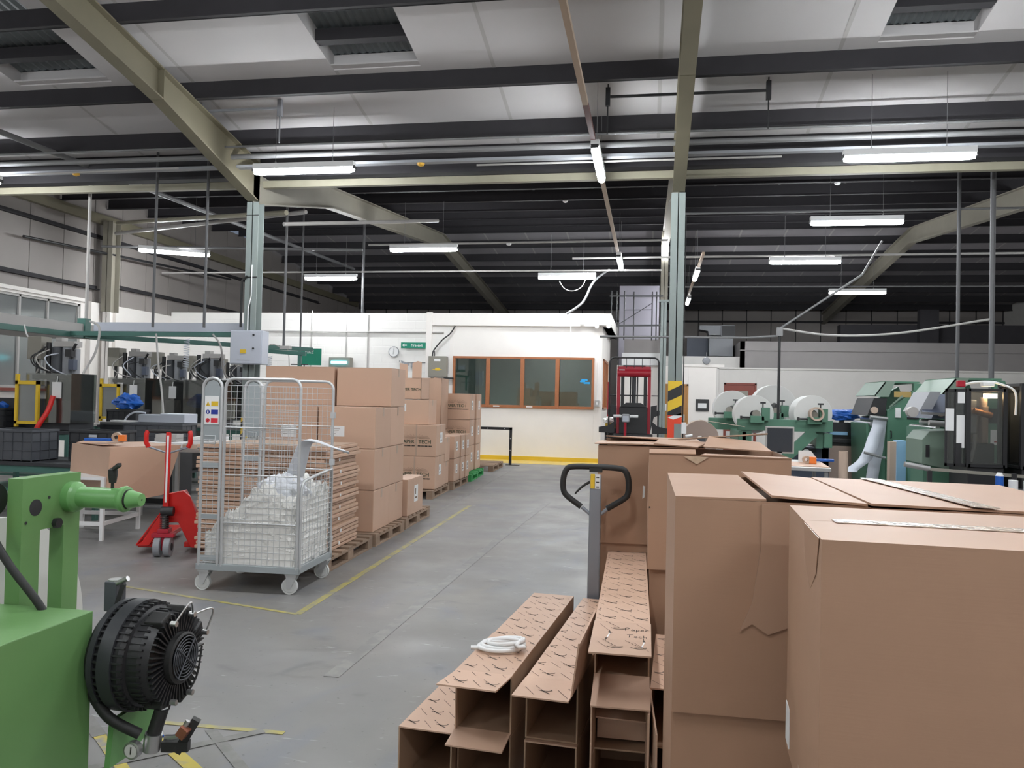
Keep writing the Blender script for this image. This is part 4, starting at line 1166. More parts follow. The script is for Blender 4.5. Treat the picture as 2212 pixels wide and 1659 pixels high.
def heap():
    """waste sheets and bags heaped in the cage"""
    nx, ny = 90, 60
    mb = MB(); vs = []
    W, D = .745, .655
    def top(u, v):
        prof = .28 + .40 * max(0, min(1, (u + .05) / .55)) ** 1.0
        prof = .20 + .22 * math.sin(min(1, u * 1.6) * math.pi / 2) + .13 * math.exp(-((u - .62) / .25) ** 2) + .10 * v
        p = Vector((u * 5, v * 5, 1.3))
        n = noise.noise(p * 1.4) * .045 + abs(noise.noise(p * 3.2 + Vector((4, 2, 1)))) * .07 + abs(noise.noise(p * 7)) * .035
        return prof + n
    for j in range(ny + 1):
        for i in range(nx + 1):
            u, v = i / nx, j / ny
            e = min(u, 1 - u, v * 1.2, (1 - v) * 1.2)
            z = top(u, v)
            if e < .012: z *= .0
            cx = noise.noise(Vector((u * 9, v * 9, 7))) * .018
            cy = noise.noise(Vector((u * 9, v * 9, 17))) * .018
            k = 1 if .02 < e else 0
            vs.append((-3.42 + u * W + cx * k, 5.80 + v * D + cy * k, .215 + max(z, 0)))
    fs = [(j * (nx + 1) + i, j * (nx + 1) + i + 1, (j + 1) * (nx + 1) + i + 1, (j + 1) * (nx + 1) + i) for j in range(ny) for i in range(nx)]
    mb.add(vs, fs, 0, False)
    # crumpled side walls so the heap reads through the mesh
    for side in range(4):
        n = 80; m = 22; vv = []
        for b in range(m + 1):
            for a in range(n + 1):
                u = a / n; w = b / m
                if side == 0: ux, vy = u, 0.0
                elif side == 1: ux, vy = 1.0, u
                elif side == 2: ux, vy = 1 - u, 1.0
                else: ux, vy = 0.0, 1 - u
                zt = top(min(max(ux, .02), .98), min(max(vy, .02), .98))
                z = zt * w
                q = Vector((u * (7 if side in (0, 2) else 3) + side * 3, w * zt * 26, 3.3))
                off = abs(noise.noise(q * .6)) * .04 + abs(noise.noise(q * 1.5)) * .018
                x = -3.42 + ux * W; y = 5.80 + vy * D
                if side == 0: y += off - .005
                elif side == 1: x -= off - .005
                elif side == 2: y -= off
                else: x += off
                vv.append((x, y, .215 + z))
        ff = [(b * (n + 1) + a, b * (n + 1) + a + 1, (b + 1) * (n + 1) + a + 1, (b + 1) * (n + 1) + a) for b in range(m) for a in range(n)]
        mb.add(vv, ff, 0, False)
    o = mb.build('waste_heap', 'bag')
    tag(o, 'heap of crumpled white waste sheets filling the lower half of the roll cage', 'waste', kind='stuff')
heap()
def crumple(name, cx, cy, cz, rx, ry, rz_, m, label, seed, cat='bag', amp=.35, ns=44):
    vs = []; nu, nv = ns, ns // 2
    for j in range(nv + 1):
        th = math.pi * j / nv
        for i in range(nu):
            ph = 2 * math.pi * i / nu
            d = Vector((math.sin(th) * math.cos(ph), math.sin(th) * math.sin(ph), math.cos(th)))
            k = 1 + amp * (noise.noise(d * 2.2 + Vector((seed, 0, 0))) + .6 * abs(noise.noise(d * 5 + Vector((0, seed, 0)))) - .15)
            vs.append((cx + d.x * rx * k, cy + d.y * ry * k, max(cz + d.z * rz_ * k, cz - rz_ * .85)))
    fs = [(j * nu + i, (j + 1) * nu + i, (j + 1) * nu + (i + 1) % nu, j * nu + (i + 1) % nu) for j in range(nv) for i in range(nu)]
    o = MB().add(vs, fs, 0, False).build(name, m)
    return tag(o, label, cat)
crumple('plastic_bag', -2.95, 6.12, .72, .22, .20, .16, 'bag2', 'bluish clear plastic bag bulging on top of the waste in the cage', 3)
# long plastic strip poking out over the gate
def strip():
    mb = MB(); vs = []
    path = smooth_path([(-2.90, 6.25, .86), (-2.84, 6.22, 1.02), (-2.78, 6.20, 1.16), (-2.66, 6.16, 1.17), (-2.5, 6.12, 1.13), (-2.36, 6.08, 1.10)], 6)
    n = len(path)
    for i, p in enumerate(path):
        t = i / (n - 1); w = .10 * (1 - t) + .01
        vs += [(p.x - .3 * w, p.y - w, p.z), (p.x, p.y, p.z + .02 * (1 - t)), (p.x + .3 * w, p.y + w, p.z - .02)]
    fs = []
    for i in range(n - 1):
        for k in range(2): fs.append((i * 3 + k, (i + 1) * 3 + k, (i + 1) * 3 + k + 1, i * 3 + k + 1))
    o = mb.add(vs, fs, 0, True).build('plastic_film', 'bag2')
    s = o.modifiers.new('t', 'SOLIDIFY'); s.thickness = .004
    tag(o, 'strip of clear plastic film poking out over the cage gate', 'film')
strip()

# ================================================================ red pallet truck
r = empty('red_pallet_truck', (-4.50, 6.95, 0), math.radians(18), 'bright red hand pallet truck parked left of the roll cage', 'pallet truck')
for x in (-.045, .045):
    w = MB().lathe([(.03, -.03), (.085, -.03), (.092, -.026), (.092, .026), (.085, .03), (.03, .03)], (x, -.08, .092), 'X', 26, 0).lathe([(0, -.034), (.035, -.034), (.035, .034), (0, .034)], (x, -.08, .092), 'X', 14, 1)
    w.build('steering_wheel', ['grey', 'black'], r)
MB().box(-.10, .10, -.12, -.02, .18, .22).box(-.05, .05, -.12, .02, .22, .26).box(-.016, .016, -.10, -.06, .06, .2).build('axle_yoke', 'dred', r, .006)
MB().cyl((0, -.06, .26), (0, -.06, .40), .022, 12).build('pump_ram', 'steel', r)
mb = MB()
pts = []
for i in range(7 * 10):
    a = i * 2 * math.pi / 10
    pts.append((.038 * math.cos(a), -.06 + .038 * math.sin(a), .25 + .135 * i / 70))
mb.tube(pts, .006, 5).build('return_spring', 'black', r)
MB().cyl((-.03, -.06, .42), (.08, -.06, .42), .045, 16).build('pivot_block', 'black', r)
# arched body shell with sloping shoulders
mb = MB()
mb.prism([(-.28, .08), (-.22, .12), (-.05, .40), (-.04, .56), (.14, .60), (.20, .55), (.33, .20), (.33, .06), (.22, .06), (.10, .30), (-.02, .30), (-.16, .08)], .03, .06, 'Y')
mb.slab([(-.04, .03, .56), (.14, .03, .60), (.14, .16, .60), (-.04, .16, .56)], .012)
mb.slab([(.14, .03, .60), (.33, .03, .20), (.33, .22, .20), (.14, .16, .60)], .012)
mb.slab([(-.28, .03, .09), (-.05, .03, .42), (-.05, .14, .42), (-.28, .18, .09)], .012)
mb.build('body_shell', 'red', r, .004)
for x in (-.27, .15):
    MB().box(x, x + .16, .06, 1.1, .06, .11).build('fork', 'red', r, .008)
mb = MB().beam((0, -.02, .45), (0, .0, 1.17), .045, .03).build('handle_shaft', 'red', r, .006)
MB().beam((0, -.04, .50), (0, -.02, 1.13), .016, .012).build('white_stripe', 'paper', mb)
MB().tube([(-.19, .0, 1.17), (.19, .0, 1.17)], .018, 10).build('cross_grip', 'rubber', r)
for sx in (-1, 1):
    MB().tube([(sx * .19, 0, 1.17), (sx * .20, -.01, 1.14), (sx * .20, -.01, 1.06), (sx * .18, 0, 1.02)], .022, 10).build('side_grip', 'red', r)
    MB().tube([(sx * .18, 0, 1.02), (0, -.005, .96)], .009, 8).build('grip_stay', 'silver', r)

# ================================================================ white trestle and hanging carton beside it
r = empty('white_trestle_frame', (-5.55, 7.42, 0), math.radians(8), 'white tubular frame table under the sagging brown carton', 'table')
T = .38
for x in (-.62, .02):
    for y in (0, .75):
        MB().beam((x, y, 0), (x, y, .62), .036, .036, up=(0, 1, 0)).build('leg', 'white', r)
MB().box(-.62, .02, -.015, .015, .15, .19).build('cross_rail', 'white', r)
MB().box(-.62, .02, .735, .765, .15, .19).build('cross_rail', 'white', r)
MB().box(.005, .035, 0, .75, .15, .19).build('cross_rail', 'white', r)
MB().box(-.64, .04, -.02, .77, .62, .65).build('table_top', 'white', r)
r = empty('cardboard_box', (-6.24, 7.45, .655), 0, 'plain brown carton with splayed sides and a tape measure on top, beside the red truck', 'box')
def lerp(a, b, t): return tuple(a[i] + (b[i] - a[i]) * t for i in range(3))
mb = MB()
A = [(0, .45, .03), (.72, 0, -.02), (1.20, .62, 0), (.45, 1.1, .03)]
Bq = [(.0, .42, -.0), (.72, 0, 0), (1.20, .62, 0), (.45, 1.1, 0)]
H = .30
top = [(.0, .42, H), (.76, -.0, H - .01), (1.10, .72, H + .0), (.40, 1.05, H)]
bot = [(-.02, .42, .0), (.74, 0.0, .0), (1.02, .66, .0), (.40, 1.0, .0)]
mb.add(bot + top, [(0, 1, 5, 4), (1, 2, 6, 5), (2, 3, 7, 6), (3, 0, 4, 7), (0, 3, 2, 1), (4, 5, 6, 7)]).build('carton_body', 'card', r, .006)
# skirt hanging lower at the front, as the carton overhangs the frame
MB().slab([(-.03, .40, -.22), (.74, -.02, -.30), (.765, -.012, .30), (-.01, .41, .30)], .006).build('front_panel', 'card', r)
MB().slab([(.74, -.02, -.30), (1.0, .60, -.24), (1.11, .71, .30), (.765, -.012, .30)], .006).build('side_panel', 'card', r)
MB().slab([(.02, .44, H + .01), (.55, .16, H + .015), (.68, .32, H + .035), (.08, .62, H + .045)], .006).build('top_flap', 'card', r)
r = empty('tape_gun', (-5.66, 7.75, 1.0), math.radians(15), 'blue and orange tape gun lying on the carton beside the red truck', 'tape gun')
MB().box(-.30, -.02, -.03, .03, 0, .03).build('grip', 'blue', r, .006)
MB().lathe([(.02, -.025), (.05, -.025), (.05, .025), (.02, .025)], (.03, 0, .045), 'Y', 18).build('tape_roll', 'tape', r)
MB().box(.05, .12, -.03, .03, .0, .07).build('cutter_guard', 'orange', r, .004)

# stainless table with stacks of white sheets
r = empty('steel_table', (-6.30, 9.0, 0), math.radians(4), 'stainless steel table with stacks of white sheets, behind the red truck', 'table')
MB().box(0, 1.18, 0, .90, .80, .84).build('table_top', 'steel', r, .003)
for x, y in ((.08, .05), (.55, .05), (1.12, .05), (.08, .85), (1.12, .85)):
    MB().box(x - .02, x + .02, y - .02, y + .02, 0, .80).build('leg', 'steel', r)
MB().box(.08, 1.12, .03, .06, .22, .26).build('lower_rail', 'steel', r)
def sheets(x, y, z, w, d, h, rz, label, m='paper'):
    r = empty('sheet_stack', (x, y, z), math.radians(rz), label, 'paper stack')
    mb = MB().box(0, w, 0, d, 0, h * .45).box(.01, w + .01, .0, d - .02, h * .46, h)
    mb.build('stacked_sheets', m, r, .002)
    return r
sheets(-6.25, 9.12, .845, .5, .35, .06, 6, 'white sheets stacked at the left end of the steel table')
sheets(-5.72, 9.22, .845, .5, .4, .09, 4, 'broad white stack at the middle of the steel table')
sheets(-5.70, 9.28, .94, .35, .35, .04, 10, 'small white stack lying on the broad one')
sheets(-6.22, 9.30, .91, .28, .2, .09, 6, 'white block set on the left sheets behind the red handle', 'conduit_w')
r = empty('brown_tape_roll', (-5.62, 9.13, .845), 0, 'brown tape roll lying on the front edge of the steel table', 'tape roll')
MB().lathe([(.05, 0), (.09, 0), (.09, .05), (.05, .05), (.05, 0)], (0, 0, 0), 'Z', 20).build('roll', 'tape', r)
# low shelf rack of stacked white parts behind the cage
r = empty('steel_table', (-5.05, 9.35, 0), math.radians(3), 'second steel table with white sheets, seen through the roll cage', 'table')
MB().box(0, .9, 0, .9, .80, .84).build('table_top', 'steel', r, .003)
for x, y in ((.05, .05), (.85, .05), (.05, .85), (.85, .85)):
    MB().box(x - .02, x + .02, y - .02, y + .02, 0, .80).build('leg', 'steel', r)
sheets(-4.95, 9.5, .845, .75, .5, .05, 3, 'white sheets on the table seen through the roll cage')
sheets(-4.9, 9.6, .90, .4, .3, .05, 12, 'upper white sheets on the table seen through the roll cage')

# ================================================================ left hand machine row
def hose(pts, r_, m, parent, name='air_hose', n=6):
    return MB().tube(smooth_path(pts, n), r_, 7).build(name, m, parent)
def drill_press(x, y, zb, s, label, yellow=False, tagw=True, cabinet=True, seed=0):
    """small pneumatic hole-punching machine: guard box, twin cylinders, valve block, control cabinet on a stalk"""
    rnd = random.Random(seed)
    r = empty('punching_machine', (x, y, zb), 0, label, 'machine')
    MB().box(-.30, .30, -.20, .30, 0, .10).build('base', 'darkgrey2', r, .006)
    MB().box(-.28, .28, .05, .30, .10, .72).build('back_frame', 'black', r, .004)
    MB().box(-.10, .12, -.10, .05, .10, .40).cyl((0, -.03, .38), (0, -.03, .62), .03, 10).build('tool_head', 'eboxgrey', r)
    MB().box(-.30, .30, -.20, .30, .70, .76).build('top_plate', 'black', r, .004)
    for cx_, rr in ((-.11, .075), (.05, .07), (.18, .05)):
        MB().cyl((cx_, .05, .76), (cx_, .05, 1.08 + rr), rr, 16).build('air_cylinder', 'grey' if cx_ > -.1 else 'darkgrey', r)
    MB().cyl((-.23, .02, .76), (-.23, .02, 1.22), .035, 10).build('slide_column', 'black', r)
    MB().box(-.14, .20, -.02, .14, 1.16, 1.24).box(-.10, .00, -.02, .1, 1.24, 1.29).build('valve_block', 'conduit_w', r, .004)
    MB().box(.12, .22, -.10, -.02, 1.02, 1.12).cyl((.2, -.06, 1.1), (.26, -.06, 1.2), .02, 8).build('regulator', 'black', r)
    MB().box(.16, .24, -.08, .0, .84, .98).build('solenoid', 'navy', r)
    for k in range(4):
        a, b = rnd.uniform(-.25, .1), rnd.uniform(.0, .3)
        hose([(a, -.05, 1.15 + rnd.uniform(-.1, .05)), (a - .1, -.18, 1.0), (a + .05, -.22, .85), (b, -.16, .75)], .009, ('black', 'conduit_w', 'lgrey', 'black')[k], r)
    g = MB().box(-.34, .36, -.26, -.252, .10, .78)
    g.build('clear_guard', 'perspex', r)
    MB().box(.352, .36, -.25, .25, .10, .78).build('clear_guard', 'perspex', r)
    if cabinet:
        c = MB().box(-.52, -.30, -.05, .15, .98, 1.30).build('control_cabinet', 'eboxgrey', r, .006)
        MB().box(-.42, -.38, .0, .04, .2, .98).build('cabinet_stalk', 'black', r)
        hose([(-.35, 0, .98), (-.30, -.06, .88), (-.36, -.05, .76), (-.25, -.02, .70)], .012, 'conduit_w', r)
    if yellow:
        mb = MB().box(-.42, -.38, -.36, -.32, .04, .76).box(-.42, -.06, -.36, -.32, .62, .67).box(-.1, -.06, -.36, -.32, .12, .67).box(-.42, -.06, -.36, -.32, .08, .12)
        mb.build('yellow_guard_frame', 'yellow', r)
        MB().box(-.38, -.10, -.335, -.33, .12, .62).build('dark_guard', 'dglass', r)
    if tagw:
        MB().box(.08, .22, -.275, -.265, .44, .66).build('hanging_card', 'paper', r)
        MB().cyl((.15, -.27, .66), (.15, -.26, .74), .006, 6).build('card_string', 'white', r)
    return r
drill_press(-8.15, 10.0, .98, 1, 'nearest punching machine at far left with a yellow guard frame', True, True, True, 1)
drill_press(-8.75, 12.5, .98, 1, 'second punching machine with a grey cabinet and yellow guard, left of the column', True, True, True, 2)
drill_press(-8.80, 13.7, .98, 1, 'third punching machine in the row, behind the red handle', False, True, True, 3)
drill_press(-8.82, 14.9, .98, 1, 'fourth punching machine in the row', False, True, True, 4)
drill_press(-8.85, 16.1, .98, 1, 'fifth punching machine, left of the white cabinet', False, False, True, 5)
drill_press(-7.60, 12.9, .98, 1, 'punching machine directly behind the white cabinet on the column', False, False, False, 6)
def bench(x0, x1, y0, y1, z, label, top='steel', leg='tealgreen', shelf=.35, back=False):
    r = empty('work_bench', (x0, y0, 0), 0, label, 'bench')
    w, d = x1 - x0, y1 - y0
    MB().box(0, w, 0, d, z - .04, z).build('bench_top', top, r, .003)
    for x in (.03, w - .03):
        for y in (.03, d - .03):
            MB().box(x - .025, x + .025, y - .025, y + .025, 0, z - .04).build('leg', leg, r)
    MB().box(0, w, .02, .06, z - .12, z - .04).build('apron', leg, r)
    if shelf: MB().box(.03, w - .03, .03, d - .03, shelf, shelf + .03).build('lower_shelf', leg, r)
    return r
bench(-9.7, -7.7, 9.6, 10.5, .975, 'dark bench under the nearest punching machine', 'darkgrey2')
bench(-9.25, -8.2, 12.1, 16.6, .975, 'long grey bench carrying the row of punching machines', 'steel')
bench(-8.1, -6.6, 12.4, 13.3, .975, 'grey bench below the white cabinet', 'steel')
bench(-8.1, -6.62, 10.75, 11.4, 1.07, 'grey sloping-edge bench with white trays, left of the column', 'steel', 'darkgrey2')
r = empty('black_cabinet', (-8.0, 10.8, .40), 0, 'black slatted box stored beneath the grey bench left of the column', 'box')
MB().box(0, 1.3, 0, .5, 0, .55).build('box_body', 'black', r, .004)
MB().prism([(.70, .30), (.98, .30), (1.0, .42), (.92, .55), (.74, .55)], -.01, 0, 'Y').build('white_decal', 'paper', r)
r = empty('white_tray', (-7.75, 10.8, 1.075), 0, 'grey-white moulded tray on the bench left of the cage', 'tray')
MB().box(.25, .62, 0, .35, 0, .12).box(.6, 1.0, .0, .35, .0, .14).build('tray_body', 'lgrey', r, .01)
hose([(-.05, .1, .01), (.02, .1, .10), (.14, .1, .15), (.3, .1, .14)], .014, 'lgrey', r, 'tray_lip')
MB().box(-.20, .2, -.02, .1, 0, .025).build('flat_part', 'paper', r)
# white electrical cabinet on the left column
r = empty('electrical_cabinet', (-6.27, 11.72, 2.0), 0, 'white electrical cabinet with a yellow warning sticker on the left column', 'electrical box')
MB().box(-.27, .27, -.06, .16, 0, .53).build('cabinet_body', 'lgrey', r, .006)
MB().box(-.255, .255, -.072, -.06, .012, .518).build('cabinet_door', 'lgrey', r, .003)
MB().box(-.09, .01, -.078, -.072, .17, .23).build('warning_sticker', 'yellow', r)
for z in (.46, .25): MB().lathe([(0, -.016), (.016, -.012), (.016, 0)], (.13, -.072, z), 'Y', 12).build('lock', 'black', r)
MB().box(-.14, .08, -.075, -.072, .06, .065).build('engraved_line', 'eboxgrey', r)
# overhead green gantry with white trunking
r = empty('overhead_gantry', (-9.9, 8.0, 2.45), 0, 'teal steel overhead gantry carrying white cable trunking, at left', 'gantry')
MB().box(-.06, .06, -3.0, 5.4, 0, .09).build('side_beam', 'tealgreen', r)
MB().box(.0, .05, -3.0, 5.35, .09, .25).build('white_trunking', 'conduit_w', r)
MB().box(-1.3, -.06, -2.0, 5.1, .02, .05).build('lower_panel', 'conduit_w', r)
MB().box(.5, 3.35, 4.25, 4.32, .10, .25).build('white_trunking', 'lgrey', r)
MB().box(.0, 3.35, 4.24, 4.34, .02, .095).build('cross_beam', 'tealgreen', r)
MB().beam((.3, 4.3, .02), (3.3, 6.9, -.02), .08, .08).build('oblique_beam', 'tealgreen', r)
MB().box(-.08, .08, 4.58, 4.72, 0, .35).build('corner_clamp', 'tealgreen', r)
for i, x in enumerate((-.2, .6)):
    pass
MB().box(.0, .05, 1.4, 1.45, -1.5, .0).build('drop_leg', 'black', r)
r = empty('overhead_gantry', (-6.6, 13.5, 2.30), 0, 'small grey-green overhead bracket just right of the left column', 'gantry')
MB().beam((-.35, 0, .02), (.5, 0, -.03), .06, .07).build('side_beam', 'tealgreen', r)
MB().box(.36, .42, -.03, .03, -.5, -.05).build('drop_leg', 'tealgreen', r)
MB().beam((.22, 0, -.22), (.55, 0, -.22), .02, .02).build('cross_pin', 'black', r)
MB().box(.02, .2, -.06, .06, .05, .11).build('air_manifold', 'conduit_w', r)
hose([(.02, 0, .08), (-.15, 0, .14), (-.25, 0, .05), (-.24, 0, -.3)], .009, 'conduit_w', r)
hose([(.15, 0, .05), (.18, 0, -.1), (.2, 0, -.5)], .009, 'conduit_w', r)
def coil(x, y, z0, z1, rr, label):
    pts = []
    n = int((z1 - z0) / .035) * 8
    for i in range(n + 1):
        a = i * 2 * math.pi / 8
        pts.append((x + rr * math.cos(a), y + rr * math.sin(a), z1 + (z0 - z1) * i / n))
    return tag(MB().tube(pts, .005, 5).build('coiled_hose', 'lgrey'), label, 'hose')
coil(-7.50, 12.0, 1.95, 2.42, .045, 'white coiled air hose hanging from the trunking left of the cabinet')
coil(-6.75, 13.4, 1.90, 2.22, .05, 'white coiled air hose just right of the white cabinet')
def cable(pts, rr, m, label, cat='hose'):
    return tag(MB().tube(smooth_path(pts, 7), rr, 7).build('air_hose', m), label, cat)
cable([(-9.2, 11.9, 2.68), (-8.80, 11.6, 2.55), (-8.7, 11.4, 2.15), (-8.75, 11.2, 1.80), (-8.3, 10.5, 1.5), (-7.95, 10.0, 1.62)], .018, 'conduit_w', 'thick white hose looping from the gantry corner to the nearest machine')
cable([(-8.12, 12.1, 2.5), (-8.0, 12.0, 2.0), (-7.8, 11.8, 1.6), (-7.35, 11.2, 1.14)], .016, 'conduit_w', 'white hose sagging from the trunking to the moulded tray')
cable([(-7.1, 12.1, 2.5), (-6.95, 12.1, 2.3), (-7.0, 12.3, 1.9), (-6.95, 12.5, 1.7)], .016, 'conduit_w', 'white hose beside the green exit board')
cable([(-9.3, 10.6, 2.5), (-9.05, 10.4, 2.3), (-8.6, 10.1, 2.25), (-8.4, 10.0, 2.1)], .012, 'conduit_w', 'pale cable from the gantry to the first cabinet')
r = empty('exit_sign', (-8.75, 18.9, 2.28), 0, 'green exit board partly hidden behind the white cabinet', 'sign')
MB().box(0, .62, 0, .02, 0, .42).build('sign_plate', 'signgreen', r)
text_mesh('lettering', 'FIRE', .13, RF, (.30, -.004, .33), 'paper', r)
MB().box(.1, .5, -.003, 0, .1, .22).build('pictogram', 'signgreen', r)
bar('sign_post', (-8.6, 18.95, 0), (-8.6, 18.95, 2.28), .02, 'conduit', 'thin post holding the green exit board', 'post')

# crates on the teal-framed bench
def crate(x, y, z, w, d, h, rz, label, m='darkgrey', handle=True, open_=True):
    r = empty('plastic_crate', (x, y, z), math.radians(rz), label, 'crate')
    t = .012
    mb = MB().box(0, w, 0, t, 0, h).box(0, w, d - t, d, 0, h).box(0, t, 0, d, 0, h).box(w - t, w, 0, d, 0, h).box(0, w, 0, d, 0, t)
    mb.build('crate_shell', m, r)
    rim = MB().box(-.012, w + .012, -.012, 0, h - .03, h).box(-.012, 0, 0, d, h - .03, h).box(w, w + .012, 0, d, h - .03, h).box(-.012, w + .012, d, d + .012, h - .03, h)
    rim.build('rim', m, r, .002)
    n = 5
    rb = MB()
    for i in range(n + 1):
        xx = w * i / n; rb.box(xx - .004, xx + .004, -.009, 0, 0, h - .03)
    for zz in (.01, h * .33, h * .62): rb.box(0, w, -.009, 0, zz, zz + .006)
    for i in range(4):
        yy = d * i / 3; rb.box(w, w + .009, yy - .004, yy + .004, 0, h - .03)
    for zz in (.01, h * .33, h * .62): rb.box(w, w + .009, 0, d, zz, zz + .006)
    rb.build('rib_grid', m, r)
    if handle: MB().box(w * .42, w * .60, -.012, -.001, h * .78, h * .87).build('hand_slot', 'lgrey', r, .004)
    return r
bench(-8.3, -6.42, 8.5, 9.4, .655, 'teal framed bench carrying the grey plastic crates at left', 'darkgrey2', 'tealgreen', .30)
crate(-8.05, 8.60, .66, .66, .44, .38, 0, 'large grey plastic crate cut by the left edge of the picture', 'darkgrey', False)
crate(-7.10, 8.88, .66, .62, .40, .38, 3, 'black plastic crate with a pale hand slot, behind the carton', 'darkgrey2')
crate(-7.20, 10.05, .83, .85, .40, .27, 4, 'long grey ribbed plastic crate behind the black crate', 'darkgrey', False)
bench(-6.6, -5.5, 8.95, 9.6 - .1, .895, 'low bench under the long grey crate', 'darkgrey2', 'tealgreen', .30) if False else None
tag(MB().box(-7.2, -6.36, 10.08, 10.4, 0, .825).build('crate_stand', 'darkgrey2'), 'dark stand under the long grey ribbed crate', 'stand')
crate(-9.55, 9.65, .98, .6, .4, .28, 0, 'open dark crate holding a white roll at far left', 'darkgrey2', False)
r = empty('white_roll', (-9.2, 9.62, 1.27), 0, 'small white roll lying on the open dark crate at left', 'roll')
MB().cyl((-.2, .08, .04), (.2, .08, .04), .05, 18).build('roll_body', 'paperroll', r)
tag(MB().box(-9.6, -8.7, 10.15, 10.4, .98, 1.40).build('dark_housing', 'darkgrey2'), 'dark housing at the left edge above the crates', 'housing')
for i, (x, y, z, lab) in enumerate(((-9.3, 10.2, 1.22, 'blue sack at the left edge behind the nearest machine'), (-8.25, 11.6, 1.36, 'blue sack in the crate between the first two machines'), (-7.3, 10.9, .66, 'blue sack low under the grey bench'))):
    crumple('blue_sack', x, y, z, .22, .16, .13, 'bluebag', lab, 11 + i, 'sack', .4, 26)
crate(-8.5, 11.45, 1.0, .5, .35, .24, 0, 'dark crate between the first two punching machines', 'darkgrey2', False)
bench(-8.6, -7.9, 11.35, 11.9, .995, 'small dark bench between the first two punching machines', 'darkgrey2', 'tealgreen', 0)
tag(MB().tube(smooth_path([(-8.02, 9.69, 1.45), (-8.05, 9.64, 1.25), (-8.12, 9.56, 1.05), (-8.2, 9.50, .80)], 5), .035, 8).build('red_hose', 'red'), 'thick red hose beside the nearest punching machine', 'hose')

# ================================================================ red stacker truck at the end of the aisle
r = empty('stacker_truck', (-.36, 17.6, 0), 0, 'red electric stacker truck with a black guard frame and white grips', 'stacker')
G = []
hw = .53
G = [(-hw, 0, .35), (-hw, 0, 2.40), (-hw + .03, 0, 2.47), (-hw + .09, 0, 2.50), (hw - .09, 0, 2.50), (hw - .03, 0, 2.47), (hw, 0, 2.40), (hw, 0, .35)]
MB().tube(G, .018, 8).build('guard_frame', 'black', r)
for x in (-.17, .0, .17, .34, -.34): MB().tube([(x, 0, 2.5), (x, 0, 2.28)], .006, 6).build('guard_rod', 'black', r)
for s in (-1, 1): MB().tube([(s * hw, 0, 1.68), (s * .38, 0, 1.68)], .012, 6).build('guard_rail', 'black', r)
for s in (-1, 1):
    MB().box(s * .33 - .035, s * .33 + .035, .02, .12, .06, 2.25).build('outer_mast', 'dred', r, .004)
    MB().box(s * .245 - .035, s * .245 + .035, .05, .13, .1, 2.2).build('inner_mast', 'black', r, .004)
    MB().prism([(s * .37, 1.45), (s * .50, 1.48), (s * .50, 1.36), (s * .56, 1.36), (s * .56, 1.26), (s * .44, 1.22), (s * .37, .9)], .0, .05, 'Y').build('side_plate', 'black', r)
    MB().tube([(s * .075, .08, .5), (s * .075, .08, 2.15)], .016, 8).build('lift_chain', 'black', r)
MB().cyl((-.36, .05, 2.17), (.36, .05, 2.17), .085, 20).build('mast_crosshead', 'dred', r)
MB().box(-.36, .36, .0, .12, 2.24, 2.31).build('top_bar', 'dred', r, .006)
MB().box(-.24, .24, .0, .10, 2.30, 2.34).build('cable_bundle', 'black', r, .01)
MB().box(-.32, -.20, -.038, -.036, 2.22, 2.24).build('rating_sticker', 'paper', r)
MB().cyl((0, .10, .2), (0, .10, 2.1), .045, 14).build('lift_cylinder', 'darkgrey2', r)
MB().tube([(-.3, .06, 1.68), (.3, .06, 1.68)], .014, 6).build('cross_bar', 'black', r)
MB().box(-.30, .30, -.10, .10, .85, 1.42).prism([(-.30, 1.42), (.30, 1.42), (.16, 1.52), (-.16, 1.52)], -.06, .08, 'Y').build('carriage', 'black', r, .01)
MB().box(-.42, .42, -.30, .10, .06, .85).build('battery_housing', 'black', r, .02)
for s in (-1, 1): MB().prism([(s * .40, .95), (s * .40, 1.12), (s * .52, 1.02), (s * .74, .98), (s * .74, .86), (s * .40, .86)], -.05, .0, 'Y').build('outrigger', 'black', r)
MB().beam((-.16, -.34, .7), (-.16, -.42, 1.12), .055, .04).build('tiller_arm', 'dred', r)
MB().box(-.235, -.065, -.46, -.38, 1.10, 1.28).build('tiller_head', 'grey', r, .03)
MB().box(-.215, -.085, -.465, -.46, 1.12, 1.24).build('tiller_panel', 'lgrey', r, .02)
for s in (-1, 1): MB().tube([(-.15 + s * .09, -.42, 1.23), (-.15 + s * .13, -.42, 1.235), (-.15 + s * .26, -.42, 1.23)], .030, 12).build('white_grip', 'paper', r)
tag(MB().box(-.98, -.72, 17.9, 18.0, .95, 1.05).build('yellow_case', 'yellow'), 'yellow case beside the stacker truck', 'case')
r = empty('waste_bin', (-.98, 17.75, 0), 0, 'dark bin with white rags left of the stacker truck', 'bin')
MB().box(-.0, .28, 0, .28, 0, .95).build('bin_body', 'darkgrey2', r, .01)
crumple('rag_pile', -.88, 17.9, 1.12, .14, .12, .08, 'bag', 'white rags on the dark bin left of the stacker', 21, 'rag', .4, 20)
r = empty('marker_post', (-.98, 19.2, 0), 0, 'thin dark red post by the office side window', 'post')
MB().cyl((0, 0, 0), (0, 0, 2.0), .03, 10).build('post_tube', 'dred', r)

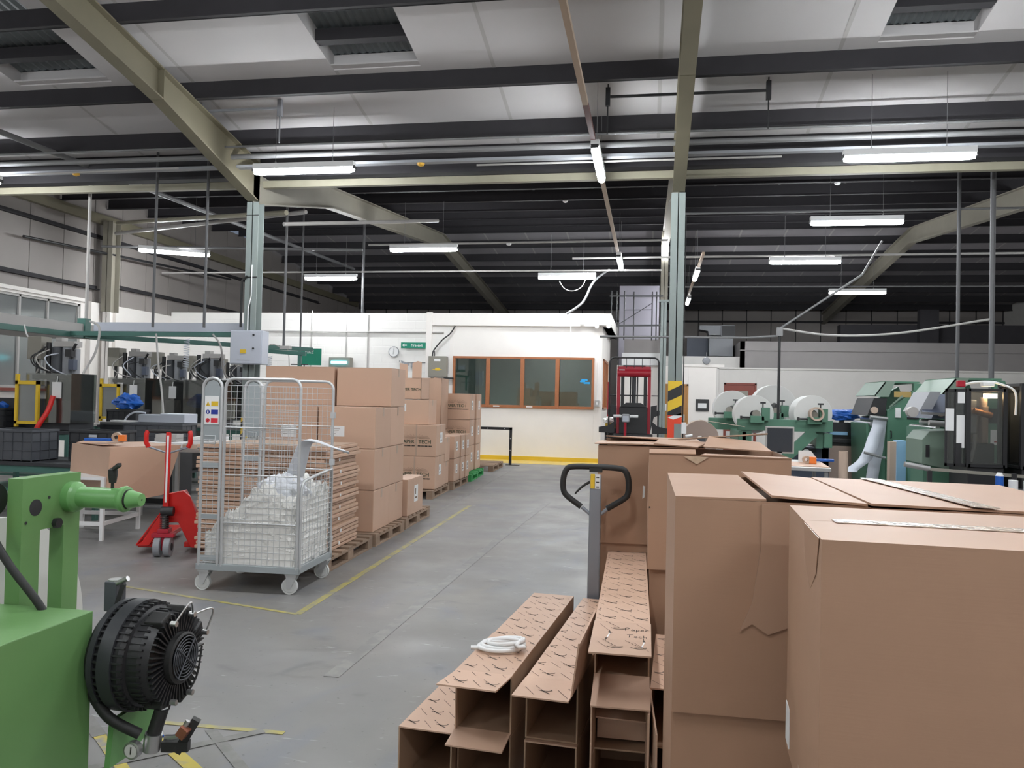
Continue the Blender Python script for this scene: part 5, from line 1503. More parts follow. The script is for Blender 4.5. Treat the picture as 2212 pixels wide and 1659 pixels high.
# ================================================================ right hand side: reels, presses, desk
def reel(x, y, z, rr, L, label, core=.06, m='paperroll', e='paperend', ring=False, ext=.02):
    r = empty('paper_reel', (x, y, z), 0, label, 'paper roll')
    MB().lathe([(core, -L / 2), (rr, -L / 2)], (0, 0, 0), 'Y', 48).lathe([(core, L / 2), (rr, L / 2)], (0, 0, 0), 'Y', 48).build('roll_face', e, r) if False else None
    MB().lathe([(core, -L / 2), (rr, -L / 2), (rr, L / 2), (core, L / 2), (core, -L / 2)], (0, 0, 0), 'Y', 56).build('wound_paper', [m], r)
    MB().lathe([(core, -L / 2 - .006), (rr - .004, -L / 2 - .006), (rr - .004, -L / 2 - .001)], (0, 0, 0), 'Y', 56).build('roll_face', e, r)
    MB().lathe([(0, -L / 2 - ext), (core * .6, -L / 2 - ext), (core, -L / 2 + .01), (core, L / 2)], (0, 0, 0), 'Y', 20).build('core_plug', 'black' if not ring else 'eboxgrey', r)
    return r
reel(1.62, 13.35, 1.39, .30, .38, 'plastic-wrapped white paper reel, front left on the green stand')
reel(2.50, 13.35, 1.42, .285, .50, 'white paper reel, front right on the green stand with a kraft core')
reel(1.42, 14.7, 1.46, .32, .40, 'white paper reel at back left, in front of the mahogany door', ext=.28)
reel(2.12, 14.7, 1.52, .37, .45, 'largest white paper reel at back right of the green stand', ext=.26)
r = empty('reel_stand', (1.35, 13.0, 0), 0, 'green steel stand carrying the white paper reels', 'reel stand')
MB().box(0, 1.42, -.02, .06, 1.14, 1.34 - .02).build('front_beam', 'dgreen', r, .006)
MB().box(-.35, 1.2, 1.3, 1.4, 1.10, 1.30).build('rear_beam', 'dgreen', r, .006)
for x in (.02, 1.3): MB().box(x, x + .12, .0, 1.36, .9, 1.12).build('side_beam', 'dgreen', r, .006)
MB().beam((1.15, 0, 1.15), (.72, 0, .72), .06, .16).build('diagonal_leg', 'dgreen', r)
MB().box(.08, .22, .0, .12, 0, 1.14).build('leg', 'dgreen', r); MB().box(1.2, 1.3, .08, .2, .885, 1.14).build('leg', 'dgreen', r)
def chuck(x, z, y=-.05):
    c = MB().box(x - .09, x + .12, y - .10, y + .02, z - .10, z + .01).build('chuck_bearing', 'dgreen', r, .006)
    MB().box(x + .08, x + .20, y - .10, y + .02, z - .06, z + .14).build('chuck_clamp', 'dgreen', c)
    MB().cyl((x + .10, y - .05, z + .14), (x + .10, y - .05, z + .22), .010, 8).box(x + .06, x + .14, y - .07, y - .03, z + .20, z + .225).build('hand_wheel', 'black', c)
    MB().cyl((x - .22, y - .05, z - .02), (x - .08, y - .05, z - .02), .016, 8).box(x - .24, x - .21, y - .08, y - .02, z - .045, z + .005).build('adjuster', 'black', c)
    MB().lathe([(0, -.03), (.06, -.03), (.06, .03)], (x, y - .06, z + .04), 'Y', 18).build('chuck_nose', 'eboxgrey', c)
chuck(.27, 1.36); chuck(1.12, 1.36); chuck(.75, 1.40, 1.2); chuck(-.02, 1.40, 1.2)
MB().lathe([(.08, -.12), (.105, -.12), (.105, .05), (.08, .05), (.08, -.12)], (1.15, -.1, 1.42), 'Y', 24).build('kraft_core_ring', 'kraft', r)
r = empty('slate_press_base', (2.05, 13.5, 0), 0, 'slate blue machine base with a round gauge under the right reel', 'machine')
MB().box(0, .78, 0, .7, .0, .88).box(.66, .78, 0, .7, .5, 1.15).build('base_casting', 'navy', r, .01)
MB().lathe([(0, -.04), (.055, -.04), (.075, -.045), (.075, 0)], (.42, -.0, .80), 'Y', 26).build('gauge_rim', 'black', r)
MB().lathe([(0, -.048), (.052, -.048)], (.42, 0, .80), 'Y', 26).build('gauge_dial', 'paper', r)
MB().box(.26, .58, -.04, 0, .80, .86).build('gauge_foot', 'black', r)
for z in (.64, .58): MB().box(-.28, .6, -.12, -.10, z, z + .025).build('guide_bar', 'steel', r)
MB().cyl((.7, 0, .95), (.7, -.05, .95), .02, 10).build('knob', 'black', r)
r = empty('black_machine', (2.86, 13.8, 0), 0, 'black machine with a blue sack on it, between reels and first press', 'machine')
MB().box(0, .5, 0, .5, .9, 1.28).box(.0, .5, -.05, .5, .95, 1.02).build('machine_body', 'black', r, .01)
MB().box(.02, .5, -.04, .4, .0, .9).build('lower_cabinet', 'kraftend', r)
for x in (-.02, .2): MB().box(x, x + .06, 0, .1, 1.28, 1.42).build('upright', 'black', r)
MB().box(.03, .30, -.06, -.0, 1.08, 1.13).build('blue_part', 'lblue', r)
crumple('blue_sack', 3.12, 13.85, 1.40, .24, .15, .10, 'bluebag', 'blue sack on top of the black machine at right', 31, 'sack', .35, 26)
r = empty('kraft_reel', (.76, 12.75, 1.0), 0, 'brown kraft paper reel behind the open carton, with a web running right', 'paper roll')
MB().lathe([(.05, -.2), (.28, -.2), (.28, .2), (.05, .2), (.05, -.2)], (0, 0, 0), 'Y', 48).build('wound_paper', 'kraft', r)
MB().lathe([(.05, -.206), (.276, -.206), (.276, -.2)], (0, 0, 0), 'Y', 48).build('roll_face', 'kraftend', r)
MB().slab([(0, -.19, .285), (0, .19, .285), (.66, .19, .20), (.66, -.19, .20)], .004).build('paper_web', 'kraft', r)
MB().beam((-.06, -.22, -.02), (.08, -.22, .02), .04, .04).build('core_chuck', 'eboxgrey', r)
MB().box(-.06, .06, -.30, -.22, -1.0, .02).build('support_post', 'darkgrey', r)

def press(x, y, s, label, second=False):
    """printing press seen obliquely: green side frame, sloped hood, rollers, infeed tray"""
    r = empty('printing_press', (x, y, 0), 0, label, 'printing press')
    S = s
    # side frame (faces the camera), stepped outline
    MB().prism([(0, 0), (.62 * S, 0), (.62 * S, 1.62), (.52 * S, 1.90), (.40 * S, 1.90), (.40 * S, 1.80), (.12 * S, 1.58), (0, 1.50)], 0, .10, 'Y').build('side_frame', 'dgreen', r, .006)
    MB().prism([(.0, 0), (.62 * S, 0), (.62 * S, 1.62), (.52 * S, 1.88), (.2 * S, 1.70), (0, 1.50)], 1.1, 1.2, 'Y').build('rear_frame', 'dgreen', r, .006)
    MB().box(0, .6 * S, .1, 1.1, 0, 1.2).build('machine_bed', 'dgreen', r)
    # hood: slanted guard on the infeed side and open top
    MB().slab([(-.20 * S, .0, 1.72), (-.04 * S, .0, 1.92), (-.04 * S, 1.1, 1.92), (-.20 * S, 1.1, 1.72)], .02).build('hood', 'pgreen', r)
    MB().prism([(-.21 * S, 1.70), (-.04 * S, 1.92), (.12 * S, 1.93), (.02 * S, 1.70)], .0, .02, 'Y').build('hood_side', 'pgreen', r)
    MB().box(-.04 * S, .5 * S, .05, 1.1, 1.905, 1.93).build('hood_top', 'dgreen', r)
    MB().box(.10 * S, .36 * S, -.004, 0, 1.70, 1.78).build('brass_cover', mat('brass_paint', (.40, .28, .10), .4), r)
    MB().beam((.02, -.03, 1.55), (.22 * S, -.03, 1.72), .02, .02).build('stay', 'pgreen', r)
    MB().prism([(-.30 * S, 1.42), (-.02, 1.42), (0, 1.68), (-.20 * S, 1.68)], .02, 1.0, 'Y').build('ink_unit', 'black' if not second else 'navy', r)
    for k, (dx, z, rr) in enumerate(((-.20, 1.50, .05), (-.10, 1.36, .045), (-.24, 1.30, .03))):
        MB().cyl((dx * S, -.02, z), (dx * S, 1.0, z), rr, 16).build('roller', 'kraft' if k == 0 else 'steel', r)
    MB().prism([(-.26 * S, 0), (0, 0), (0, 1.36), (-.30 * S, 1.30)], .08, 1.0, 'Y').build('infeed_frame', 'dgreen', r)
    MB().box(.30 * S, .48 * S, -.006, 0, 1.38, 1.56).build('dark_opening', 'purlin', r)
    MB().box(.36 * S, .58 * S, -.008, -.0, 1.12, 1.30).build('notice_sheet', 'paper', r)
    MB().box(.40 * S, .56 * S, -.010, -.008, 1.15, 1.165).build('notice_line', 'dred', r)
    MB().box(.12 * S, .20 * S, -.02, 0, 1.40, 1.54).build('hand_cleaner_label', 'paper', r)
    for z in (1.1, .65): MB().tube([(.05, 0, z), (.05, -.04, z), (.05, -.04, z + .1), (.05, 0, z + .1)], .008, 6).build('grab_handle', 'black', r)
    return r
press(3.42, 12.5, .9, 'green printing press with a white paper web, left of the two presses')
press(3.72, 10.6, 1.0, 'nearer green printing press behind the glazed enclosure', True)
# web of paper feeding the left press
def web_paper():
    r = empty('paper_web', (3.2, 12.35, 1.35), 0, 'white paper web hanging from the rollers of the left press', 'paper')
    def ribbon(path, w, name):
        vs = []; fs = []
        for i, p in enumerate(path):
            vs += [(p[0] - w / 2, p[1], p[2]), (p[0] + w / 2, p[1], p[2])]
        for i in range(len(path) - 1): fs.append((i * 2, i * 2 + 1, i * 2 + 3, i * 2 + 2))
        o = MB().add(vs, fs, 0, True).build(name, 'lpaper', r)
        sd = o.modifiers.new('t', 'SOLIDIFY'); sd.thickness = .003
        return o
    ribbon([tuple(p) for p in smooth_path([(.08, .0, .02), (.06, .0, -.1), (.0, .0, -.26), (-.06, -.05, -.42), (-.16, -.1, -.58), (-.32, -.15, -.70), (-.36, -.2, -.74)], 5)], .18, 'hanging_web')
    ribbon([tuple(p) for p in smooth_path([(.12, .12, .0), (.08, .12, -.4), (.02, .12, -.8), (-.02, .12, -1.2)], 5)], .17, 'return_web')
    MB().cyl((-.16, -.12, -.46), (.13, -.12, -.53), .02, 12).build('guide_roller', 'steel', r)
    MB().cyl((-.06, -.02, .05), (.18, -.02, .03), .03, 12).build('top_roller', 'steel', r)
    MB().beam((.13, -.12, -.53), (.4, -.05, -.53), .03, .03).build('roller_arm', 'dgreen', r)
M['lpaper'] = mat('bluish_white_paper', (.66, .70, .78), .6)
web_paper()
tag(MB().box(3.30, 3.42, 11.6, 11.75, 0, 1.10).build('blue_board', 'lblue'), 'pale blue board between the two presses', 'board')
tag(MB().box(3.22, 3.30, 11.62, 11.75, 0, 1.08).build('brown_board', 'kraft'), 'brown board beside the pale blue one', 'board')
# nearer press front details
r = empty('press_feeder', (3.10, 9.9, 0), 0, 'green feeder box with a slanted dark ink tray before the nearer press', 'feeder')
MB().prism([(0.02, .90), (.56, .80), (.60, 1.20), (.42, 1.30), (.10, 1.28), (.02, 1.18)], .1, .7, 'Y').build('feeder_box', 'pgreen', r, .006)
MB().box(.06, .10, .09, .10, .98, 1.12).build('dark_slot', 'purlin', r)
MB().prism([(-.02, 1.50), (.12, 1.52), (.22, 1.74), (.10, 1.74)], .1, .7, 'Y').build('tray_side', 'grey', r)
MB().slab([(0, .05, 1.50), (.48, .05, 1.50), (.58, .40, 1.72), (.10, .40, 1.72)], .03).build('ink_tray', 'navy', r, .004)
MB().beam((-.02, .03, 1.49), (.50, .03, 1.47), .02, .03).build('tray_lip', 'steel', r)
MB().lathe([(0, 0), (.06, 0), (.06, .1), (0, .1)], (-.08, .1, 1.50), 'Y', 18).build('white_pan', 'conduit_w', r)
MB().cyl((.06, .0, 1.38), (.60, .0, 1.34), .035, 14).build('feed_roller', 'steel', r)
MB().box(.05, .55, .15, .6, 0, .9).build('feeder_base', 'dgreen', r)
# glazed enclosure
def enclosure(x, y, w, z0, z1, label, contents=True):
    r = empty('glazed_enclosure', (x, y, 0), 0, label, 'enclosure')
    d = .55
    mb = MB()
    for xx in (0, w):
        for yy in (0, d): mb.box(xx - .02, xx + .02, yy - .02, yy + .02, z0, z1)
    for zz in (z0, z1 - .03):
        mb.box(0, w, -.02, .02, zz, zz + .03).box(0, w, d - .02, d + .02, zz, zz + .03).box(-.02, .02, 0, d, zz, zz + .03).box(w - .02, w + .02, 0, d, zz, zz + .03)
    mb.build('black_frame', 'black', r)
    MB().box(.02, w - .02, -.006, -.002, z0 + .03, z1 - .03).build('front_pane', 'perspex', r)
    MB().box(-.006, -.002, .02, d - .02, z0 + .03, z1 - .03).build('side_pane', 'perspex', r)
    MB().box(0, w, d - .01, d, z0, z1).build('back_panel', 'eboxgrey', r)
    MB().box(0, w, 0, d, .1, z0).build('lower_housing', 'black', r, .01)
    if contents:
        MB().box(.05, w - .05, .12, .4, z0 + .03, z0 + .25).build('die_base', 'darkgrey2', r, .01)
        MB().box(w * .55, w * .72, .15, .3, z0 + .25, z0 + .65).cyl((w * .62, .2, z0 + .5), (w * .62, .2, z0 + .75), .04, 12).build('ram', 'kraft', r, .006)
        MB().box(w * .25, w * .45, .2, .35, z0 + .35, z0 + .72).build('gear_case', 'steel', r, .01)
        MB().cyl((w * .3, .15, z0 + .6), (w * .8, .15, z0 + .55), .035, 12).build('cross_shaft', mat('copper_part', (.45, .22, .12), .4, .6), r)
        MB().box(w * .55, w * .9, .10, .14, z1 - .10, z1 - .05).build('lit_work_lamp', 'warm', r)
        MB().tube(smooth_path([(w * .3, .1, z0 + .35), (w * .25, .08, z0 + .2), (w * .15, .08, z0 + .05)], 5), .02, 8).build('white_duct', 'conduit_w', r)
    return r
e = enclosure(3.36, 9.3, .36, .93, 1.77, 'black framed glazed enclosure with a warm lamp inside')
r2 = empty('enclosure_door', (3.14, 9.32, .93), 0, 'open glazed door leaf with white notices left of the enclosure', 'door leaf')
MB().box(0, .02, 0, .02, 0, .83).box(.2, .22, 0, .02, 0, .83).box(0, .22, 0, .02, 0, .03).box(0, .22, 0, .02, .80, .83).box(.09, .105, 0, .02, 0, .83).box(.1, .16, -.01, .01, .02, .25).build('black_frame', 'black', r2)
MB().box(.02, .2, .008, .012, .03, .8).build('pane', 'perspex', r2)
MB().box(.0, .085, -.006, -.001, .38, .62).build('notice', 'paper', r2)
MB().box(.11, .19, -.006, -.001, .20, .55).build('notice', 'paper', r2)
MB().box(.12, .19, -.006, -.001, .68, .80).build('notice', 'paper', r2)
enclosure(3.85, 9.2, .5, .93, 1.83, 'second glazed enclosure cut by the right edge of the picture')
tag(MB().box(3.86, 3.99, 9.17, 9.178, 1.28, 1.56).build('notice_card', 'paper'), 'white notice on the second glazed enclosure', 'notice')
r = empty('beacon', (3.30, 9.35, 1.795), 0, 'small red beacon with white cable on top of the enclosure', 'beacon')
MB().box(-.03, .05, 0, .06, -.01, .06).build('red_lens', 'dred', r, .008)
MB().tube(smooth_path([(.05, .02, .02), (.14, .02, .04), (.3, .02, .05), (.42, .0, .02), (.52, -.05, -.06), (.52, -.06, -.3)], 5), .012, 7).build('white_cable', 'paper', r)
MB().box(.22, .34, 0, .08, -.0, .05).build('white_connector', 'paper', r, .01)
tag(MB().box(3.96, 4.05, 9.22, 9.3, 1.83, 1.95).build('red_beacon', 'dred'), 'red beacon at the right edge of the picture', 'beacon')
r = empty('delivery_rail', (2.58, 8.8, .93), 0, 'slanting delivery rail with a white roller below the enclosure', 'rail')
MB().beam((.18, 0, 0), (1.2, 0, -.05), .03, .03).build('rail_bar', 'eboxgrey', r)
MB().cyl((0, 0, .04), (.24, 0, .0), .028, 14).build('white_roller', 'steel', r)
MB().box(1.0, 1.05, -.02, .03, -.93, -.02).build('post', 'black', r); MB().box(.22, .26, -.02, .02, -.93, -.02).build('post', 'black', r)
r = empty('spray_can', (3.28, 8.3, .78), 0, 'blue and white spray can at the right edge', 'can')
MB().cyl((0, 0, 0), (0, 0, .14), .035, 18).build('can_body', 'blue', r)
MB().lathe([(.035, .14), (.02, .17), (0, .17)], (0, 0, 0), 'Z', 18).build('cap', 'paper', r)
for i, (x, y) in enumerate(((3.42, 8.35), (3.54, 8.32))):
    o = MB().cyl((x, y, .78), (x, y, .88), .04, 16).build('white_jar', 'paper'); tag(o, ('left' if i == 0 else 'right') + ' of two white jars beside the spray can', 'jar')
tag(MB().box(3.1, 3.9, 8.15, 8.6, .0, .778).build('tool_cabinet', 'darkgrey2', bevel=.005), 'dark cabinet under the spray can and jars', 'cabinet')
# desk with laptop
r = empty('packing_table', (1.45, 9.5, 0), math.radians(-5), 'table with card sheets and a monitor behind the big cartons', 'table')
MB().box(0, .56, 0, 1.3, .81, .85).build('table_top', 'steel', r, .003)
for x, y in ((.05, .05), (.51, .05), (.05, 1.25), (.51, 1.25)): MB().box(x - .02, x + .02, y - .02, y + .02, 0, .81).build('leg', 'conduit', r)
MB().box(.08, .48, .1, .12, .3, .7).build('backing_board', 'navy', r)
MB().box(.03, .55, .1, .8, .851, .858).build('card_sheet', 'card', r)
r = empty('computer_monitor', (1.58, 10.3, .87), 0, 'flat monitor with a pale grey frame behind the open cartons', 'monitor')
MB().box(-.17, .17, 0, .03, .08, .41).build('bezel', 'conduit_w', r, .006)
MB().box(-.15, .15, -.004, 0, .10, .39).build('screen', 'screen', r)
MB().box(-.03, .03, 0, .03, 0, .1).box(-.1, .1, -.06, .08, -.01, .003).build('stand', 'conduit_w', r)
tag(MB().prism([(1.78, .86), (2.03, .86), (1.92, 1.0), (1.78, 1.0)], 10.15, 10.18, 'Y').build('white_folder', 'paper'), 'white folder leaning right of the monitor', 'folder')
r = empty('tape_gun', (1.88, 9.95, .862), 0, 'orange tape gun with blue grip on the packing table', 'tape gun')
MB().lathe([(.02, -.025), (.045, -.025), (.045, .025), (.02, .025)], (-.05, 0, .045), 'Y', 18).build('tape_roll', 'tape', r)
MB().box(-.02, .06, -.03, .03, 0, .08).build('cutter_guard', 'orange', r, .004)
MB().box(.06, .26, -.02, .02, .03, .06).build('grip', 'blue', r, .006)
tag(MB().lathe([(.038, 0), (.05, 0), (.05, 1.04), (.038, 1.04)], (2.165, 9.6, 0), 'Z', 20).build('cardboard_core', 'kraft'), 'upright brown cardboard core tube by the packing table', 'tube')

# ================================================================ foreground: large plain cartons
def big_carton(x0, y0, w, d, z0, z1, rz, label, flap=None, extra=None, group=None):
    r = empty('large_cardboard_box', (x0, y0, z0), math.radians(rz), label, 'box', group)
    h = z1 - z0
    nb = 10
    # body with gently bowed walls
    mb = MB(); vs = []
    ring = []
    def side(a, b, n): return [(a[0] + (b[0] - a[0]) * i / n, a[1] + (b[1] - a[1]) * i / n) for i in range(n)]
    pts = side((0, 0), (w, 0), nb) + side((w, 0), (w, d), nb) + side((w, d), (0, d), nb) + side((0, d), (0, 0), nb)
    nz = 8
    N = len(pts)
    for k in range(nz + 1):
        t = k / nz
        for i, (x, y) in enumerate(pts):
            s = i % nb / nb
            bow = .006 * math.sin(math.pi * t) * math.sin(math.pi * s)
            n_ = ((0, -1), (1, 0), (0, 1), (-1, 0))[i // nb]
            vs.append((x + n_[0] * bow, y + n_[1] * bow, h * t * .994))
    fs = [(k * N + i, k * N + (i + 1) % N, (k + 1) * N + (i + 1) % N, (k + 1) * N + i) for k in range(nz) for i in range(N)]
    mb.add(vs, fs, 0, False)
    mb.add(vs[:N], [tuple(range(N))]); 
    mb.build('carton_body', 'card2', r)
    return r
def top_flaps(r, w, d, h, gap=.004, axis='Y', lift=(0, 0), t=.006):
    """two outer flaps hinged at the long sides and meeting over the middle"""
    zt = h * .994
    if axis == 'X':      # seam runs along X
        a = [(0, 0, zt), (w, 0, zt), (w, d / 2 - gap, zt + lift[0]), (0, d / 2 - gap, zt + lift[0])]
        b = [(0, d / 2 + gap, zt + lift[1]), (w, d / 2 + gap, zt + lift[1]), (w, d, zt), (0, d, zt)]
    else:
        a = [(0, 0, zt), (w / 2 - gap, 0, zt + lift[0]), (w / 2 - gap, d, zt + lift[0]), (0, d, zt)]
        b = [(w / 2 + gap, 0, zt + lift[1]), (w, 0, zt), (w, d, zt), (w / 2 + gap, d, zt + lift[1])]
    up = Vector((0, 0, t))
    for q in (a, b):
        q2 = [(p[0], p[1], p[2] + t) for p in q]
        MB().slab(q2, t).build('top_flap', 'card2', r)
    MB().box(.004, w - .004, .004, d - .004, h * .93, h * .935).build('inner_flap', 'card_in', r)

# nearest carton, right
w, d = .78, .50
r = big_carton(.31, 1.53, w, d, .735, 1.305, -3.0, 'nearest large plain carton at the right, its taped top and left side showing')
top_flaps(r, w, d, .57, .001, 'X')
MB().box(.06, w, d / 2 - .025, d / 2 + .025, .5735, .575).build('clear_tape', 'cleartape', r)
MB().box(-.0018, -.0002, d / 2 - .016, d / 2 + .016, .20, .50).build('side_tape', 'tape', r)
MB().box(-.0018, -.0002, d / 2 - .012, d / 2 + .012, -.0, .14).build('side_tape', 'tape', r)
MB().prism([(.0, .57), (d, .57), (d, .50), (.40, .47), (.36, .48), (.2, .44), (.05, .48), (.0, .50)], -.0022, -.0006, 'X').build('folded_corner_tape', 'tape', r) if False else None
MB().prism([(.02, .572), (.22, .572), (.20, .50), (.12, .455), (.05, .50)], -.0024, -.001, 'X').build('torn_tape', 'ctape', r)
MB().prism([(.42, .02), (.485, .02), (.485, .11), (.42, .11)], -.003, -.001, 'X').build('shipping_label', 'paper', r)
r = big_carton(.34, 1.56, .74, .46, .14, .73, -3.0, 'lower large plain carton under the nearest one')
top_flaps(r, .74, .46, .59, .001, 'X')
pallet(.32, 1.50, .80, .62, -1.5, 'wooden pallet under the nearest large cartons')

# second pile: wide cartons
r = big_carton(.07, 2.17, .48, .70, .735, 1.30, 0.5, 'large carton at the left of the second row, flaps parted along its top')
zt = .5616
MB().slab([(0, 0, zt + .006), (.232, 0, zt + .007), (.238, .70, zt + .007), (0, .70, zt + .006)], .006).build('top_flap', 'card2', r)
MB().slab([(.245, -.004, zt + .018), (.48, -.006, zt + .006), (.48, .70, zt + .006), (.250, .70, zt + .020)], .006).build('top_flap', 'card2', r)
MB().box(.01, .47, .01, .69, .52, .525).build('inner_flap', 'card_in', r)
MB().prism([(.36, .49), (.475, .50), (.475, .35), (.40, .36), (.345, .33), (.36, .40)], -.0085, -.007, 'Y').build('packing_tape', 'cleartape', r) if False else None
q = MB().prism([(.22, .556), (.34, .556), (.345, .44), (.33, .30), (.36, .27), (.24, .22), (.20, .245), (.17, .225), (.20, .30), (.22, .45)], -.0095, -.0075, 'Y')
q.build('packing_tape', 'ctape', r)
r = big_carton(.56, 2.175, .60, .74, .735, 1.295, 0.5, 'large carton at the right of the second row with clear tape across it')
zt = .5566
MB().slab([(0, -.003, zt + .012), (.60, 0, zt + .004), (.60, .74, zt + .006), (0, .74, zt + .010)], .006).build('top_flap', 'card2', r)
MB().slab([(.24, -.01, zt + .015), (.30, -.01, zt + .014), (.22, .74, zt + .013), (.16, .74, zt + .014)], .0015).build('clear_tape', 'cleartape', r)
for i, (x0, w, lab) in enumerate(((.07, .48, 'lower large carton under the left of the second row'), (.56, .60, 'lower large carton under the right of the second row'))):
    r = big_carton(x0, 2.185, w, .68, .14, .73, .5, lab)
    top_flaps(r, w, .68, .59, .001, 'X')
# third pile
r = big_carton(-.29, 4.62, .60, .95, .74, 1.30, 0, 'large carton at the left of the third row, its top flaps slightly raised')
zt = .557
MB().slab([(-.02, -.02, zt + .012), (.25, -.02, zt + .014), (.33, .30, zt + .014), (0, .30, zt + .012)], .006).build('top_flap', 'card2', r)
MB().slab([(.03, .25, zt + .045), (.40, .34, zt + .028), (.38, .95, zt + .012), (.02, .95, zt + .012)], .006).build('top_flap', 'card2', r)
MB().slab([(.22, -.01, zt + .012), (.60, -.01, zt + .014), (.60, .95, zt + .012), (.30, .95, zt + .012)], .006).build('top_flap', 'card2', r)
MB().box(.215, .235, -.0095, -.0075, .25, .32).build('torn_label', 'paper', r) if False else MB().prism([(.255, .26), (.268, .27), (.27, .33), (.258, .335)], -.010, -.0075, 'Y').build('torn_label', 'paper', r)
r = big_carton(-.28, 4.64, .58, .93, .14, .735, 0, 'lower large carton under the left of the third row')
top_flaps(r, .58, .93, .595, .001)
r = big_carton(.0, 3.95, .66, .58, .74, 1.30, 0, 'large open-topped carton at the right of the third row with a torn front edge')
MB().slab([(0, -.006, zt + .006), (.22, -.006, zt + .008), (.22, .05, zt + .026), (0, .05, zt + .022)], .005).build('top_flap', 'card2', r)
MB().slab([(.24, -.006, zt + .004), (.66, -.004, zt + .002), (.66, .12, zt - .002), (.27, .12, zt + .004)], .005).build('top_flap', 'card2', r)
MB().slab([(.02, .24, zt + .040), (.24, .22, zt + .030), (.32, .56, zt + .04), (.05, .56, zt + .05)], .006).build('raised_flap', 'card2', r)
MB().slab([(.27, .24, zt + .032), (.60, .20, zt + .020), (.58, .50, zt + .050), (.32, .56, zt + .075)], .006).build('raised_flap', 'card2', r)
MB().slab([(.10, .56, zt + .05), (.62, .50, zt + .10), (.62, .52, zt + .095), (.10, .60, zt + .045)], .006).build('raised_flap', 'card_in', r)
MB().box(.01, .65, .01, .57, .44, .446).build('inner_flap', 'purlin', r)  # near-black sheet puts the shade inside the open carton into its colour
MB().prism([(.16, .552), (.28, .552), (.225, .515)], -.009, -.0065, 'Y').build('torn_notch', 'card_edge', r)
MB().lathe([(0, -.0015), (.004, -.0015), (.004, 0)], (.006, -.004, .30), 'Y', 10).build('punched_hole', 'ink', r)
r = big_carton(.01, 3.99, .64, .56, .14, .735, 0, 'lower large carton under the right of the third row')
top_flaps(r, .64, .56, .595, .001)
pallet(-.30, 4.60, 1.0, 1.0, 0, 'wooden pallet under the left of the third row of cartons')
pallet(-.0, 3.94, .70, .62, 0, 'wooden pallet under the right of the third row of cartons')
pallet(.05, 3.06 - .93, 1.15, .84, 0, 'wooden pallet under the second row of cartons') if False else None
tag(MB().box(.06, 1.17, 2.18, 2.9, 0, .135).build('carton_base', 'card_in', bevel=.004), 'flat cardboard base under the second row of cartons', 'base')

# ================================================================ long printed cartons on the floor
def prints(mb, w, y0, y1, z, seedx=0.0, mi=1):
    """diagonal strokes and swooshes of the repeating print, lying on a panel"""
    px, py = .125, .118
    j = 0
    y = y0 + .05
    def seg(a, b, t=.0024):
        d = Vector((b[0] - a[0], b[1] - a[1])); L = d.length
        if L < 1e-5: return
        s = Vector((-d.y, d.x)) / L * t / 2
        p = [(a[0] + s.x, a[1] + s.y), (b[0] + s.x, b[1] + s.y), (b[0] - s.x, b[1] - s.y), (a[0] - s.x, a[1] - s.y)]
        if all(.004 < q[0] < w - .004 and y0 < q[1] < y1 for q in p):
            mb.quad([(q[0], q[1], z) for q in p], mi)
    while y < y1:
        for i in range(-1, 4):
            x = i * px + (j % 2) * px * .5 + seedx
            # long stroke
            for k in range(5):
                seg((x - .045 + k * .010, y + .020 - k * .012), (x - .035 + k * .010, y + .008 - k * .012))
            # dashed caption parallel to it
            for k in range(4):
                seg((x - .01 + k * .013, y + .040 - k * .014), (x - .002 + k * .013, y + .032 - k * .014), .0048)
            # swoosh
            pr = None
            for k in range(9):
                a = math.radians(200 + k * 20)
                q = (x + .03 + .026 * math.cos(a) - .010 * math.sin(a), y + .014 + .013 * math.sin(a) + .004 * math.cos(a))
                if pr: seg(pr, q, .0048)
                pr = q
            for k in range(4):
                seg((x + .022 + k * .009, y + .004 - k * .006), (x + .031 + k * .009, y - .002 - k * .006), .0055)
        y += py; j += 1

